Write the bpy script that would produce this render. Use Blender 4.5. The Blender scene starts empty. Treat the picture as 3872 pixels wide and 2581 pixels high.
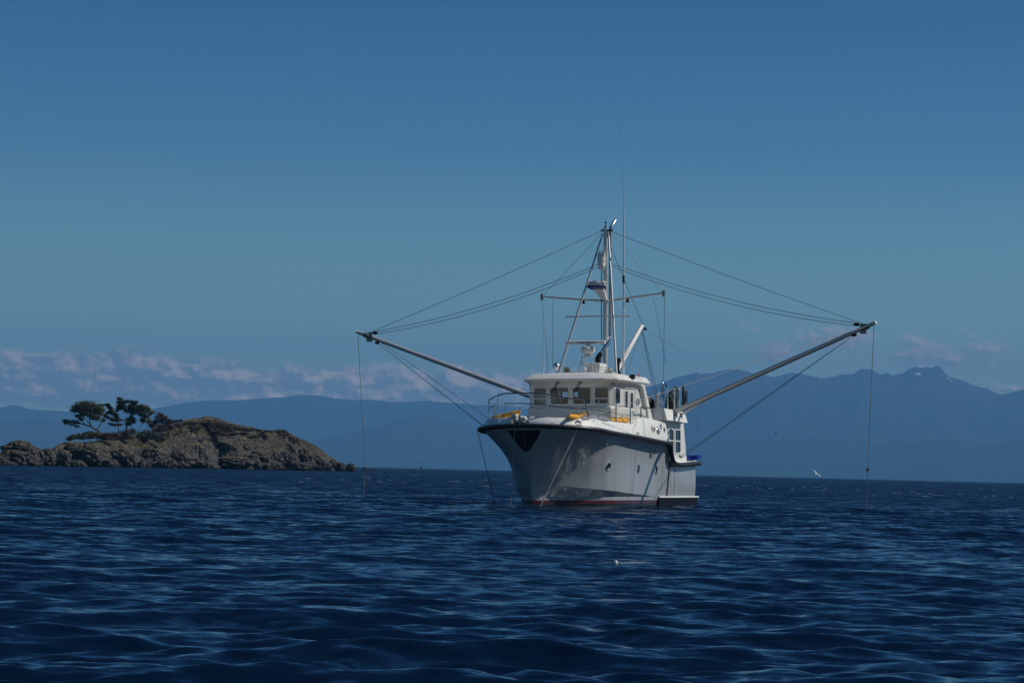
import bpy, math, random
import numpy as np
from mathutils import Vector, Matrix, noise as mnoise

R = math.radians
SC = bpy.context.scene
COL = SC.collection

# ------------------------------------------------------------------ camera, sky, sun, exposure
CAM_H = 1.283
F_PX, W_PX = 10000.0, 3872.0
ROLL = math.atan(.024)
PITCH = math.radians(2.786)
cam = bpy.data.cameras.new('camera'); camo = bpy.data.objects.new('camera', cam); COL.objects.link(camo)
cam.sensor_width = 36.0; cam.sensor_fit = 'HORIZONTAL'; cam.lens = 36.0 * F_PX / W_PX
cam.clip_start = .5; cam.clip_end = 90000
D_ = Vector((0, math.cos(PITCH), math.sin(PITCH))); r_ = Vector((1, 0, 0)); u_ = Vector((0, -math.sin(PITCH), math.cos(PITCH)))
RV = r_ * math.cos(ROLL) + u_ * math.sin(ROLL); UV = u_ * math.cos(ROLL) - r_ * math.sin(ROLL)
m = Matrix((RV, UV, -D_)).transposed().to_4x4(); m.translation = (0, 0, CAM_H)
camo.matrix_world = m
SC.camera = camo

SUN_AZ = Vector((.9925, .122, 0)).normalized(); SUN_EL = R(44)
EXPOSURE = -0.45
SC.view_settings.view_transform = 'Standard'; SC.view_settings.look = 'None'
SC.view_settings.gamma = 1; SC.view_settings.use_curve_mapping = False
SC.view_settings.exposure = EXPOSURE
sl = bpy.data.lights.new('sun', 'SUN'); so = bpy.data.objects.new('sun', sl); COL.objects.link(so)
sl.energy = 5.0; sl.angle = R(.53); sl.color = (1, .95, .87)
sdir = Vector((SUN_AZ.x * math.cos(SUN_EL), SUN_AZ.y * math.cos(SUN_EL), math.sin(SUN_EL)))
so.rotation_euler = (-sdir).to_track_quat('-Z', 'Y').to_euler()


class NT:
    """small node-tree writer"""
    def __init__(s, nt): s.t = nt; s.n = nt.nodes; s.l = nt.links
    def node(s, ty, **kw):
        n = s.n.new(ty)
        for k, v in kw.items(): setattr(n, k, v)
        return n
    def put(s, sock, v):
        if isinstance(v, bpy.types.NodeSocket): s.l.new(v, sock)
        elif v is not None: sock.default_value = v
    def math(s, op, a, b=None, c=None, clamp=False):
        n = s.node('ShaderNodeMath', operation=op, use_clamp=clamp)
        s.put(n.inputs[0], a)
        if b is not None: s.put(n.inputs[1], b)
        if c is not None: s.put(n.inputs[2], c)
        return n.outputs[0]
    def ramp(s, v, a, b, o0=0., o1=1., mode='SMOOTHSTEP'):
        n = s.node('ShaderNodeMapRange', interpolation_type=mode)
        s.put(n.inputs[0], v); n.inputs[1].default_value = a; n.inputs[2].default_value = b
        n.inputs[3].default_value = o0; n.inputs[4].default_value = o1
        return n.outputs[0]
    def mix(s, f, a, b, mode='MIX'):
        n = s.node('ShaderNodeMix', data_type='RGBA', blend_type=mode)
        s.put(n.inputs[0], f)
        s.put(n.inputs[6], a if not isinstance(a, tuple) else (*a[:3], 1)); s.put(n.inputs[7], b if not isinstance(b, tuple) else (*b[:3], 1))
        return n.outputs[2]
    def xyz(s, x, y, z):
        n = s.node('ShaderNodeCombineXYZ'); s.put(n.inputs[0], x); s.put(n.inputs[1], y); s.put(n.inputs[2], z); return n.outputs[0]
    def noise(s, vec, scale, detail=4., rough=.5, dist=0.):
        n = s.node('ShaderNodeTexNoise'); s.put(n.inputs['Vector'], vec)
        n.inputs['Scale'].default_value = scale; n.inputs['Detail'].default_value = detail
        n.inputs['Roughness'].default_value = rough; n.inputs['Distortion'].default_value = dist
        return n.outputs[0]


# world: Nishita sky with a low bank of cumulus laid out by direction
w = bpy.data.worlds.new('World'); SC.world = w; w.use_nodes = True
N = NT(w.node_tree); bg = w.node_tree.nodes['Background']
sky = N.node('ShaderNodeTexSky', sky_type='NISHITA'); sky.sun_disc = False
sky.sun_elevation = SUN_EL; sky.sun_rotation = math.atan2(SUN_AZ.x, SUN_AZ.y)
sky.air_density = 1.0; sky.dust_density = .35; sky.ozone_density = 1.6
tc = N.node('ShaderNodeTexCoord'); sp = N.node('ShaderNodeSeparateXYZ'); N.l.new(tc.outputs['Generated'], sp.inputs[0])
hyp = N.math('SQRT', N.math('ADD', N.math('MULTIPLY', sp.outputs[0], sp.outputs[0]), N.math('MULTIPLY', sp.outputs[1], sp.outputs[1])))
az = N.math('DEGREES', N.math('ARCTAN2', sp.outputs[0], sp.outputs[1]))
el = N.math('DEGREES', N.math('ARCTAN2', sp.outputs[2], hyp))
def cloud(el_shift, az_shift):
    e = N.math('ADD', el, el_shift); a = N.math('ADD', az, az_shift)
    vec = N.xyz(a, N.math('MULTIPLY', e, 1.5), 3.7)
    vec2 = N.xyz(N.math('MULTIPLY', a, .55), N.math('MULTIPLY', e, 1.9), 11.2)
    n1 = N.noise(vec, 1.55, 9., .56, .2)
    n2 = N.noise(vec2, .75, 3., .5)
    big = N.noise(N.xyz(a, N.math('MULTIPLY', e, .5), 5.5), .45, 1., .5)
    top = N.math('MULTIPLY_ADD', big, .9, 1.74)                    # cauliflower tops about 2.2 degrees up
    env_t = N.math('DIVIDE', N.math('SUBTRACT', top, e), .30)
    env_t = N.math('MINIMUM', env_t, 1.); env_t = N.math('MAXIMUM', env_t, -2.)
    env_b = N.ramp(e, .95, 1.42, -1.6, 0.)
    left = N.math('MULTIPLY', N.ramp(a, 1.2, 3.6, 0., 1.), -1.15)
    d = N.math('ADD', N.math('MULTIPLY_ADD', N.math('SUBTRACT', n1, .5), 2.6, N.math('MULTIPLY', N.math('SUBTRACT', n2, .5), 1.6)), N.math('MULTIPLY', env_t, 1.15))
    d = N.math('ADD', N.math('ADD', d, env_b), left)
    # thin scattered pieces above the mountain at the right
    e2 = N.math('SUBTRACT', 1., N.math('ABSOLUTE', N.math('DIVIDE', N.math('SUBTRACT', e, 2.75), .62)))
    a2 = N.math('SUBTRACT', 1., N.math('POWER', N.math('ABSOLUTE', N.math('DIVIDE', N.math('SUBTRACT', a, 8.2), 3.4)), 2.))
    env2 = N.math('MAXIMUM', N.math('MINIMUM', N.math('MINIMUM', e2, a2), .7), -2.)
    d2 = N.math('ADD', N.math('ADD', N.math('MULTIPLY', N.math('SUBTRACT', n1, .5), 3.2), N.math('MULTIPLY', N.math('SUBTRACT', n2, .47), 2.2)), N.math('MULTIPLY_ADD', env2, 1.2, -1.05))
    return d, d2
d0, d20 = cloud(0., 0.); d1, d21 = cloud(.09, .10)
alpha = N.ramp(d0, -.35, .55, 0., .88); alpha2 = N.ramp(d20, -.60, .40, 0., .85)
lit = N.ramp(N.math('ADD', N.math('SUBTRACT', d0, d1), N.math('MULTIPLY', N.math('SUBTRACT', N.noise(N.xyz(az, N.math('MULTIPLY', el, 1.5), 8.), 1.7, 5., .6), .5), 1.5)), -.10, .70, 0., 1.)
lit2 = N.ramp(N.math('SUBTRACT', d20, d21), -.4, .6, 0., 1.)
CLOUD_D, CLOUD_L = (.40, .44, .42), (1.60, 1.24, .98)
ccol = N.mix(lit, CLOUD_D, CLOUD_L); ccol2 = N.mix(lit2, (.46, .46, .43), (1.2, .94, .80))
hsv = N.node('ShaderNodeHueSaturation'); hsv.inputs['Saturation'].default_value = 1.0
SKY_K = .054
gr = N.node('ShaderNodeValToRGB'); cr = gr.color_ramp; N.l.new(N.math('DIVIDE', el, 30., clamp=True), gr.inputs[0])
STOPS = [(.0, (1.9, 2.5, 1.95)), (.1, (1.62, 2.25, 1.98)), (.23, (.49, 1.10, 1.50)), (.33, (.25, .75, 1.25)), (1., (.13, .43, .84))]
while len(cr.elements) < len(STOPS): cr.elements.new(.5)
for e_, (p_, c_) in zip(cr.elements, STOPS): e_.position = p_; e_.color = (*c_, 1)
grade = N.mix(1., N.mix(1., sky.outputs[0], gr.outputs[0], 'MULTIPLY'), (SKY_K, SKY_K, SKY_K), 'MULTIPLY')
c1 = N.mix(alpha, grade, ccol); c2 = N.mix(alpha2, c1, ccol2)
N.l.new(c2, bg.inputs[0]); bg.inputs[1].default_value = 1.0
SC.cycles.volume_bounces = 0
SC.cycles.max_bounces = 6
SC.cycles.sample_clamp_indirect = 4


# ------------------------------------------------------------------ materials
MATS = {}
def mat(name, col, rough=.5, metal=0., var=0., vscale=3., bump=0., bscale=8., coat=0., spec=.5, col2=None, thr=(.4, .6), stretch=None):
    if name in MATS: return MATS[name]
    mt = bpy.data.materials.new(name); mt.use_nodes = True; T = NT(mt.node_tree)
    b = mt.node_tree.nodes['Principled BSDF']
    b.inputs['Roughness'].default_value = rough; b.inputs['Metallic'].default_value = metal
    b.inputs['Specular IOR Level'].default_value = spec; b.inputs['Coat Weight'].default_value = coat; b.inputs['Coat Roughness'].default_value = .05
    tc = T.node('ShaderNodeTexCoord'); vec = tc.outputs['Object']
    if stretch:
        mp = T.node('ShaderNodeMapping'); T.l.new(vec, mp.inputs[0]); mp.inputs['Scale'].default_value = stretch; vec = mp.outputs[0]
    c = (*col, 1)
    if col2 is not None or var:
        nz = T.noise(vec, vscale, 6., .6)
        if col2 is None: col2 = tuple(max(0, x * (1 - var)) for x in col); c0 = tuple(min(1, x * (1 + var)) for x in col)
        else: c0 = col
        c = T.mix(T.ramp(nz, *thr), c0, col2)
        T.l.new(T.ramp(T.noise(vec, vscale * 2.3, 4.), .3, .7, max(.02, rough * .8), min(1, rough * 1.25)), b.inputs['Roughness'])
    T.put(b.inputs['Base Color'], c)
    if bump:
        bn = T.node('ShaderNodeBump'); bn.inputs['Strength'].default_value = 1; bn.inputs['Distance'].default_value = bump
        T.l.new(T.noise(vec, bscale, 5., .6), bn.inputs['Height']); T.l.new(bn.outputs[0], b.inputs['Normal'])
    MATS[name] = mt
    return mt

WHITE = mat('white_gelcoat', (.71, .71, .675), .5, var=.04, vscale=1.5, coat=0.)
CREAM = mat('cream_gelcoat', (.66, .645, .59), .26, var=.05, vscale=1.5, coat=.2)
BLACKR = mat('black_rubber', (.018, .019, .022), .42, var=.3, vscale=6)
STEEL = mat('stainless_steel', (.70, .71, .72), .22, 1., var=.08, vscale=9)
ALU = mat('painted_aluminium', (.56, .56, .55), .32, .30)
GALV = mat('galvanised_steel', (.30, .30, .28), .5, .7, var=.3, vscale=20)
WIRE = mat('rigging_wire', (.06, .065, .075), .5, .3)
ROPE = mat('pale_rope', (.50, .47, .40), .9, var=.2, vscale=30)
ROPEG = mat('grey_rope', (.22, .21, .18), .9, var=.2, vscale=30)
DARK = mat('dark_plastic', (.012, .012, .015), .5, var=.3)
CLOTH = mat('black_canvas', (.010, .011, .014), .8, var=.3, bump=.01, bscale=9)
YEL = mat('yellow_plastic', (.75, .36, .03), .38, var=.12, vscale=4)
TARP = mat('grey_tarpaulin', (.16, .17, .20), .6, var=.2, bump=.02, bscale=6)
BLUE = mat('blue_plastic', (.012, .06, .42), .4, var=.15)
NAVY = mat('navy_plastic', (.02, .04, .20), .4)
INNER = mat('cabin_lining', (.24, .22, .19), .7, var=.2)
BEIGE = mat('beige_horn', (.42, .40, .27), .5, var=.15)
GREYP = mat('grey_vent', (.13, .14, .15), .5)
LETTER = mat('lettering_blue', (.010, .014, .05), .4)
LETG = mat('lettering_grey', (.28, .28, .28), .5)
REDFLAG = mat('red_cloth', (.30, .02, .03), .9)
SKIN_TUBE = mat('grey_inflatable', (.42, .42, .38), .5, var=.12)

def glass_mat():
    mt = bpy.data.materials.new('window_glass'); mt.use_nodes = True; T = NT(mt.node_tree)
    for n in list(T.n):
        if n.type == 'BSDF_PRINCIPLED': T.n.remove(n)
    out = [n for n in T.n if n.type == 'OUTPUT_MATERIAL'][0]
    tr = T.node('ShaderNodeBsdfTransparent'); tr.inputs[0].default_value = (.62, .68, .70, 1)
    gl = T.node('ShaderNodeBsdfGlossy'); gl.inputs['Roughness'].default_value = .03; gl.inputs[0].default_value = (1, 1, 1, 1)
    fr = T.node('ShaderNodeFresnel'); fr.inputs[0].default_value = 1.5
    mx = T.node('ShaderNodeMixShader'); T.l.new(T.math('ADD', fr.outputs[0], .03), mx.inputs[0]); T.l.new(tr.outputs[0], mx.inputs[1]); T.l.new(gl.outputs[0], mx.inputs[2])
    T.l.new(mx.outputs[0], out.inputs[0])
    return mt
GLASS = glass_mat()
PANE = mat('tinted_glass', (.012, .016, .022), .05, spec=.8)

def hull_mat():
    mt = bpy.data.materials.new('hull_paint'); mt.use_nodes = True; T = NT(mt.node_tree); b = T.n['Principled BSDF']
    tc = T.node('ShaderNodeTexCoord'); s = T.node('ShaderNodeSeparateXYZ'); T.l.new(tc.outputs['Object'], s.inputs[0])
    mp = T.node('ShaderNodeMapping'); T.l.new(tc.outputs['Object'], mp.inputs[0]); mp.inputs['Scale'].default_value = (2.2, 2.2, .25)
    streak = T.noise(mp.outputs[0], 2.4, 7., .65)
    grey = T.mix(T.ramp(streak, .35, .7), (.34, .36, .375), (.285, .31, .33))
    z = s.outputs[2]
    wob = T.math('MULTIPLY_ADD', T.noise(tc.outputs['Object'], 5., 4.), .05, -.025)
    mp2 = T.node('ShaderNodeMapping'); T.l.new(tc.outputs['Object'], mp2.inputs[0]); mp2.inputs['Scale'].default_value = (5., 5., .5)
    run = T.math('MULTIPLY', T.ramp(T.noise(mp2.outputs[0], 1.3, 5., .7), .62, .78), T.ramp(T.noise(tc.outputs['Object'], .5, 2.), .45, .6))
    grey = T.mix(T.math('MULTIPLY', run, .4), grey, (.17, .12, .08))
    boot = T.math('GREATER_THAN', z, .235)
    red = T.mix(T.ramp(T.noise(tc.outputs['Object'], 4., 5.), .3, .7), (.10, .010, .018), (.07, .010, .016))
    c = T.mix(boot, red, grey)
    foul = T.math('GREATER_THAN', T.math('ADD', z, T.math('MULTIPLY', wob, 2.)), .115)
    c = T.mix(foul, (.012, .014, .010), c)
    T.put(b.inputs['Base Color'], c); b.inputs['Roughness'].default_value = .24; b.inputs['Coat Weight'].default_value = .35; b.inputs['Coat Roughness'].default_value = .06
    bn = T.node('ShaderNodeBump'); bn.inputs['Distance'].default_value = .006; T.l.new(T.noise(tc.outputs['Object'], 1.6, 2.), bn.inputs['Height']); T.l.new(bn.outputs[0], b.inputs['Normal'])
    return mt
HULLM = hull_mat()


# ------------------------------------------------------------------ mesh builder
class MB:
    def __init__(s): s.v = []; s.f = []
    def add(s, verts, faces):
        o = len(s.v); s.v += [tuple(p) for p in verts]; s.f += [tuple(i + o for i in f) for f in faces]; return s
    def box(s, lo, hi):
        x0, y0, z0 = lo; x1, y1, z1 = hi
        return s.hexa([(x0, y0, z0), (x1, y0, z0), (x1, y1, z0), (x0, y1, z0)], [(x0, y0, z1), (x1, y0, z1), (x1, y1, z1), (x0, y1, z1)])
    def hexa(s, a, b):
        return s.add(list(a) + list(b), [(3, 2, 1, 0), (4, 5, 6, 7), (0, 1, 5, 4), (1, 2, 6, 5), (2, 3, 7, 6), (3, 0, 4, 7)])
    def loft(s, rings, cap=True, closed=True):
        n = len(rings[0]); vs = [p for r in rings for p in r]; fs = []
        for i in range(len(rings) - 1):
            for j in range(n if closed else n - 1):
                k = (j + 1) % n; fs.append((i * n + j, i * n + k, (i + 1) * n + k, (i + 1) * n + j))
        if cap: fs.append(tuple(range(n))[::-1]); fs.append(tuple((len(rings) - 1) * n + j for j in range(n)))
        return s.add(vs, fs)
    def tube(s, pts, r, n=8, cap=True):
        pts = [Vector(p) for p in pts]; rs = r if isinstance(r, (list, tuple)) else [r] * len(pts)
        rings = []; ref = None
        for i, p in enumerate(pts):
            t = (pts[min(i + 1, len(pts) - 1)] - pts[max(i - 1, 0)]).normalized()
            if ref is None: ref = Vector((0, 0, 1)) if abs(t.z) < .9 else Vector((1, 0, 0))
            u = t.cross(ref)
            u = u.normalized() if u.length > 1e-4 else t.orthogonal().normalized()
            v = u.cross(t).normalized(); ref = v
            rings.append([p + (u * math.cos(k * 2 * math.pi / n) + v * math.sin(k * 2 * math.pi / n)) * rs[i] for k in range(n)])
        return s.loft(rings, cap)
    def lathe(s, prof, org, axis=(0, 0, 1), n=20):
        ax = Vector(axis).normalized(); u = ax.orthogonal().normalized(); v = ax.cross(u); o = Vector(org)
        return s.loft([[o + ax * h + (u * math.cos(k * 2 * math.pi / n) + v * math.sin(k * 2 * math.pi / n)) * max(r, 1e-4) for k in range(n)] for r, h in prof], True)
    def ball(s, c, rx, ry=None, rz=None, n=14, disp=0., seed=0):
        ry = ry or rx; rz = rz or rx; rings = []
        for i in range(n + 1):
            t = math.pi * i / n; ring = []
            for k in range(2 * n):
                a = math.pi * k / n; d = Vector((math.sin(t) * math.cos(a), math.sin(t) * math.sin(a), math.cos(t)))
                q = 1 + (disp * mnoise.fractal(d * 1.3 + Vector((seed, 0, 0)), .9, 2., 4) if disp else 0)
                ring.append((c[0] + d.x * rx * q, c[1] + d.y * ry * q, c[2] + d.z * rz * q))
            rings.append(ring)
        return s.loft(rings, False)
    def build(s, name, m, parent=None, smooth=40, loc=None):
        me = bpy.data.meshes.new(name); me.from_pydata(s.v, [], s.f); me.validate()
        import bmesh
        bm = bmesh.new(); bm.from_mesh(me); bmesh.ops.recalc_face_normals(bm, faces=bm.faces); bm.to_mesh(me); bm.free()
        for mm in (m if isinstance(m, list) else [m]): me.materials.append(mm)
        if smooth:
            me.polygons.foreach_set('use_smooth', [True] * len(me.polygons)); me.set_sharp_from_angle(angle=R(smooth))
        o = bpy.data.objects.new(name, me); COL.objects.link(o)
        if parent: o.parent = parent
        if loc: o.location = loc
        return o

def tag(o, label=None, cat=None, group=None, kind=None):
    if label: o['label'] = label
    if cat: o['category'] = cat
    if group: o['group'] = group
    if kind: o['kind'] = kind
    return o
def empty(name, loc=(0, 0, 0)):
    o = bpy.data.objects.new(name, None); COL.objects.link(o); o.location = loc; o.empty_display_size = .3; return o
def np_mesh(name, V, F, m, parent=None, smooth=True):
    me = bpy.data.meshes.new(name); V = np.asarray(V, np.float32); F = np.asarray(F, np.int32); k = F.shape[1]
    me.vertices.add(len(V)); me.vertices.foreach_set('co', V.ravel())
    me.loops.add(F.size); me.loops.foreach_set('vertex_index', F.ravel())
    me.polygons.add(len(F)); me.polygons.foreach_set('loop_start', np.arange(0, F.size, k, dtype=np.int32))
    me.polygons.foreach_set('loop_total', np.full(len(F), k, np.int32))
    me.update(calc_edges=True); me.validate()
    if smooth: me.polygons.foreach_set('use_smooth', np.ones(len(F), bool))
    for mm in (m if isinstance(m, list) else [m]): me.materials.append(mm)
    o = bpy.data.objects.new(name, me); COL.objects.link(o)
    if parent: o.parent = parent
    return o
def grid_faces(nr, nc, wrap=False):
    i, j = np.meshgrid(np.arange(nr - 1), np.arange(nc if wrap else nc - 1), indexing='ij')
    k = (j + 1) % nc
    return np.stack([i * nc + j, i * nc + k, (i + 1) * nc + k, (i + 1) * nc + j], -1).reshape(-1, 4)
def text_mesh(name, body, size, m, mtx, parent, extrude=.003, shear=0., sx=1.):
    c = bpy.data.curves.new(name, 'FONT'); c.body = body; c.size = size; c.extrude = extrude; c.align_x = 'CENTER'; c.align_y = 'CENTER'; c.shear = shear; c.offset = .0
    o = bpy.data.objects.new(name + '_src', c); COL.objects.link(o)
    dg = bpy.context.evaluated_depsgraph_get(); me = bpy.data.meshes.new_from_object(o.evaluated_get(dg)); bpy.data.objects.remove(o)
    me.transform(Matrix.Diagonal((sx, 1, 1, 1))); me.transform(mtx); me.materials.clear(); me.materials.append(m); me.name = name
    r = bpy.data.objects.new(name, me); COL.objects.link(r); r.parent = parent
    return r

# ------------------------------------------------------------------ water: one sheet out to the horizon, real waves near, finer ones as bump
def build_water():
    rng = np.random.RandomState(7)
    r = [0.4]
    while r[-1] < 30000:
        q = r[-1]
        r.append(q + (max(.045, q * .0032) if q < 110 else q * .008 if q < 700 else q * .03))
    r = np.array(r)
    th = np.concatenate([np.linspace(-180, -30, 30)[:-1], np.linspace(-30, -14.5, 45)[:-1], np.linspace(-14.5, 14.5, 760)[:-1], np.linspace(14.5, 30, 45)[:-1], np.linspace(30, 180, 31)[:-1]])
    th = np.radians(th)
    RR, TT = np.meshgrid(r, th, indexing='ij')
    X = RR * np.sin(TT); Y = RR * np.cos(TT)
    dr = np.gradient(r)[:, None] * np.ones_like(TT)
    Z = np.zeros_like(X); DX = np.zeros_like(X); DY = np.zeros_like(X)
    n = 110
    lam = np.exp(rng.uniform(math.log(.14), math.log(4.6), n)); lam.sort()
    near = r < 2500
    Xn, Yn, dn = X[near], Y[near], dr[near]
    zz = np.zeros_like(Xn); xx = np.zeros_like(Xn); yy = np.zeros_like(Xn)
    # slow patches of gust: the short waves are steeper in some places than others
    gust = 1 + .45 * np.sin(Xn * .11 + 1.3 * np.sin(Yn * .05)) * np.sin(Yn * .07 + 2.)
    for L in lam:
        k = 2 * math.pi / L
        sp = .62 if L < 1.5 else .42
        phi = rng.normal(0, sp * .8) + R(8)
        kx, ky = k * math.sin(phi), -k * math.cos(phi)
        slope = .060 * rng.uniform(.6, 1.3)
        if L > .35: slope *= .70
        if L > .75: slope *= .68
        if L > 1.6: slope *= .75
        if L > 4.0: slope *= .6
        a = slope / k
        wt = np.clip((L / dn - 2.2) / 3., 0, 1)
        ph = kx * Xn + ky * Yn + rng.uniform(0, 6.28)
        am = a * wt * (gust if L < 2.5 else 1)
        zz += am * np.sin(ph); c = am * np.cos(ph) * .55
        xx += c * math.sin(phi); yy += c * -math.cos(phi)
    Z[near] = zz; DX[near] = xx; DY[near] = yy
    V = np.stack([X + DX, Y + DY, Z], -1).reshape(-1, 3)
    F = grid_faces(len(r), len(th), True)[:, ::-1]
    mt = bpy.data.materials.new('sea_water'); mt.use_nodes = True; T = NT(mt.node_tree); b = T.n['Principled BSDF']
    geo = T.node('ShaderNodeNewGeometry'); pos = geo.outputs['Position']
    b.inputs['Base Color'].default_value = (.002, .010, .030, 1); b.inputs['IOR'].default_value = 1.333
    b.inputs['Roughness'].default_value = .09
    mp = T.node('ShaderNodeMapping'); T.l.new(pos, mp.inputs[0]); mp.inputs['Scale'].default_value = (.60, 1.30, 1.)
    sy = T.node('ShaderNodeSeparateXYZ'); T.l.new(pos, sy.inputs[0])
    far = T.ramp(sy.outputs[1], 12., 190.)
    def nvec(scale, det):
        n = T.node('ShaderNodeTexNoise'); T.l.new(mp.outputs[0], n.inputs['Vector']); n.inputs['Scale'].default_value = scale; n.inputs['Detail'].default_value = det; n.inputs['Roughness'].default_value = .6
        q = T.node('ShaderNodeSeparateXYZ'); T.l.new(n.outputs[1], q.inputs[0]); return q.outputs[0], q.outputs[1]
    ax, ay = nvec(6.5, 4.); bx_, by_ = nvec(1.1, 2.); cx2, cy2 = nvec(2.9, 3.)
    sx = T.math('ADD', T.math('ADD', T.math('MULTIPLY', T.math('SUBTRACT', ax, .5), .55), T.math('MULTIPLY', T.math('SUBTRACT', cx2, .5), .45)), T.math('MULTIPLY', T.math('SUBTRACT', bx_, .5), .30))
    syy = T.math('ADD', T.math('ADD', T.math('MULTIPLY', T.math('SUBTRACT', ay, .5), T.math('MULTIPLY_ADD', far, .35, .80)), T.math('MULTIPLY', T.math('SUBTRACT', cy2, .5), .75)), T.math('MULTIPLY', T.math('SUBTRACT', by_, .5), T.math('MULTIPLY_ADD', far, 1.1, .35)))
    syy = T.math('SUBTRACT', syy, T.math('MULTIPLY_ADD', far, .24, .08))      # wind waves lean their steep faces the way they run
    vm = T.node('ShaderNodeVectorMath', operation='ADD'); T.l.new(geo.outputs['Normal'], vm.inputs[0]); T.l.new(T.xyz(sx, syy, 0.), vm.inputs[1])
    vn = T.node('ShaderNodeVectorMath', operation='NORMALIZE'); T.l.new(vm.outputs[0], vn.inputs[0]); T.l.new(vn.outputs[0], b.inputs['Normal'])
    o = np_mesh('water', V, F, mt); tag(o, kind='structure')
    # sea floor side is never seen; the sheet itself is the sea
    return o
build_water()

# ------------------------------------------------------------------ the boat, local axes: x forward, y to port, z up; V(a,...) takes metres aft of the stem foot
boat = empty('fishing_boat')
TH, HEEL = R(20), R(1.2)
fw = Vector((-math.sin(TH), -math.cos(TH), 0)); pt = Vector((math.cos(TH), -math.sin(TH), 0)); up = Vector((0, 0, 1))
up2 = up * math.cos(HEEL) - pt * math.sin(HEEL); pt2 = pt * math.cos(HEEL) + up * math.sin(HEEL)
bm_ = Matrix((fw, pt2, up2)).transposed().to_4x4(); bm_.translation = (0.8984, 94.779, 0)
boat.matrix_world = bm_
BOAT_M = bm_.copy()
tag(boat, 'white and grey fishing troller at anchor with two long outrigger poles spread', 'fishing boat')
def V(a, y, z): return Vector((-a, y, z))
def interp(x, xs, ys): return float(np.interp(x, xs, ys))
AEND = 13.9
def zsheer(a):
    return interp(a, [-1.2, -.6, 0, 1.6, 5.3, 9.25, 9.40, 9.55, 9.75, 10.0, 10.4, 11, 14], [2.87, 2.83, 2.79, 2.69, 2.57, 2.41, 2.34, 2.0, 1.76, 1.66, 1.615, 1.60, 1.70])
def stem(z): return -1.16 * max(0, min(1.05, z / 2.87)) ** 1.1 if z > 0 else .35 * (-z)
def y_sheer(A):
    B = 2.30
    if A < 0: return 0
    y = math.sqrt(max(0, 2 * B * A - A * A)) if A < B else B
    return y * interp(A, [0, 10.5, 15.1], [1, 1, .925])
def y_wl(A):
    return interp(A, [0, .15, .6, 1.5, 2.5, 3.3, 4.0, 5.0, 7, 9, 10.3, 14], [0, .08, .32, .86, 1.43, 1.79, 1.95, 2.00, 2.00, 2.00, 2.10, 2.0])
def zchine(A): return interp(A, [0, .8, 2., 5., 9.6, 10], [.80, .79, .70, .53, .36, .36])
def half(A, z):
    s = max(0., min(1.1, z / 2.8))
    g = s ** interp(A, [0, 1, 2.5, 4, 5.5, 9, 10.3], [2.1, 2.15, 2.7, 4.2, 7, 8, 2])
    y = y_wl(A) * (1 - g) + y_sheer(A) * g
    if A > 9: y += .05 * math.sin(min(1, s / .55) * math.pi) * min(1, (A - 9) / 2)
    return y
def hull_pts(t, side):
    """one station from keel to sheer"""
    pts = []
    a_ref = -1.16 + (AEND + 1.16) * t
    zs = zsheer(a_ref) if t > 0 else 2.87
    A_ = (a_ref + 1.16)
    zc = zchine(A_); zb = .36
    zc = max(zc, zb + .002)
    fade = min(1., max(0., (A_ - .35) / 1.1))
    ins = .72 * (zc - zb) * fade
    lv = [(-.6, 1), (-.25, 1), (0, 1), (.12, 1), (.235, 1), (zb, 1), (zc - .012, 0), (zc, 0)] + [(zc + (zs - zc) * i / 14, 0) for i in range(1, 15)]
    for z, below in lv:
        a0 = stem(z); a = a0 + (AEND - .10 * max(0, 1 - z / 1.6) - a0) * t
        A = a - a0
        y = half(A, z)
        if below: y = max(0, y - ins)
        if z < 0: y *= 1 + z * .5
        pts.append(V(a, side * y, z))
    return pts
ts = [(i / 90) ** 2.2 for i in range(91)]
for brk_a in (9.3, 9.4, 9.5, 9.6, 9.7, 9.8, 9.9, 10.1): ts.append((brk_a + 1.16) / (AEND + 1.16))
ts = sorted(set(ts))
mb = MB(); P = [hull_pts(t, 1) for t in ts]; S = [hull_pts(t, -1) for t in ts]
mb.loft(P, False, False); mb.loft([p[::-1] for p in S], False, False)
mb.loft([P[-1], S[-1]], False, False)
hull = mb.build('hull', HULLM, boat, 30)

# spray rail / ledge low on the aft hull
def side_curve(a0, a1, z, off, n, side):
    return [V(a0 + (a1 - a0) * i / n, side * (half(a0 + (a1 - a0) * i / n - stem(z), z) + off), z) for i in range(n + 1)]
for side in (1, -1):
    mb = MB(); rings = []
    for p in side_curve(8.75, 14.15, .33, 0, 12, side):
        rings.append([p + Vector((0, side * o, h)) for o, h in ((-.3, .05), (.09, .05), (.10, 0), (-.3, -.02))])
    mb.loft(rings); mb.build('spray_ledge', WHITE, boat, 30)
    mb = MB(); rings = []
    for p in side_curve(8.75, 14.0, .33, 0, 12, side):
        rings.append([p + Vector((0, side * o, h)) for o, h in ((-.3, -.02), (.07, -.02), (.05, -.55), (-.3, -.55))])
    mb.loft(rings); mb.build('stern_sponson', mat('dark_antifouling', (.003, .008, .018), .7, spec=.12), boat, 30)
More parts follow.
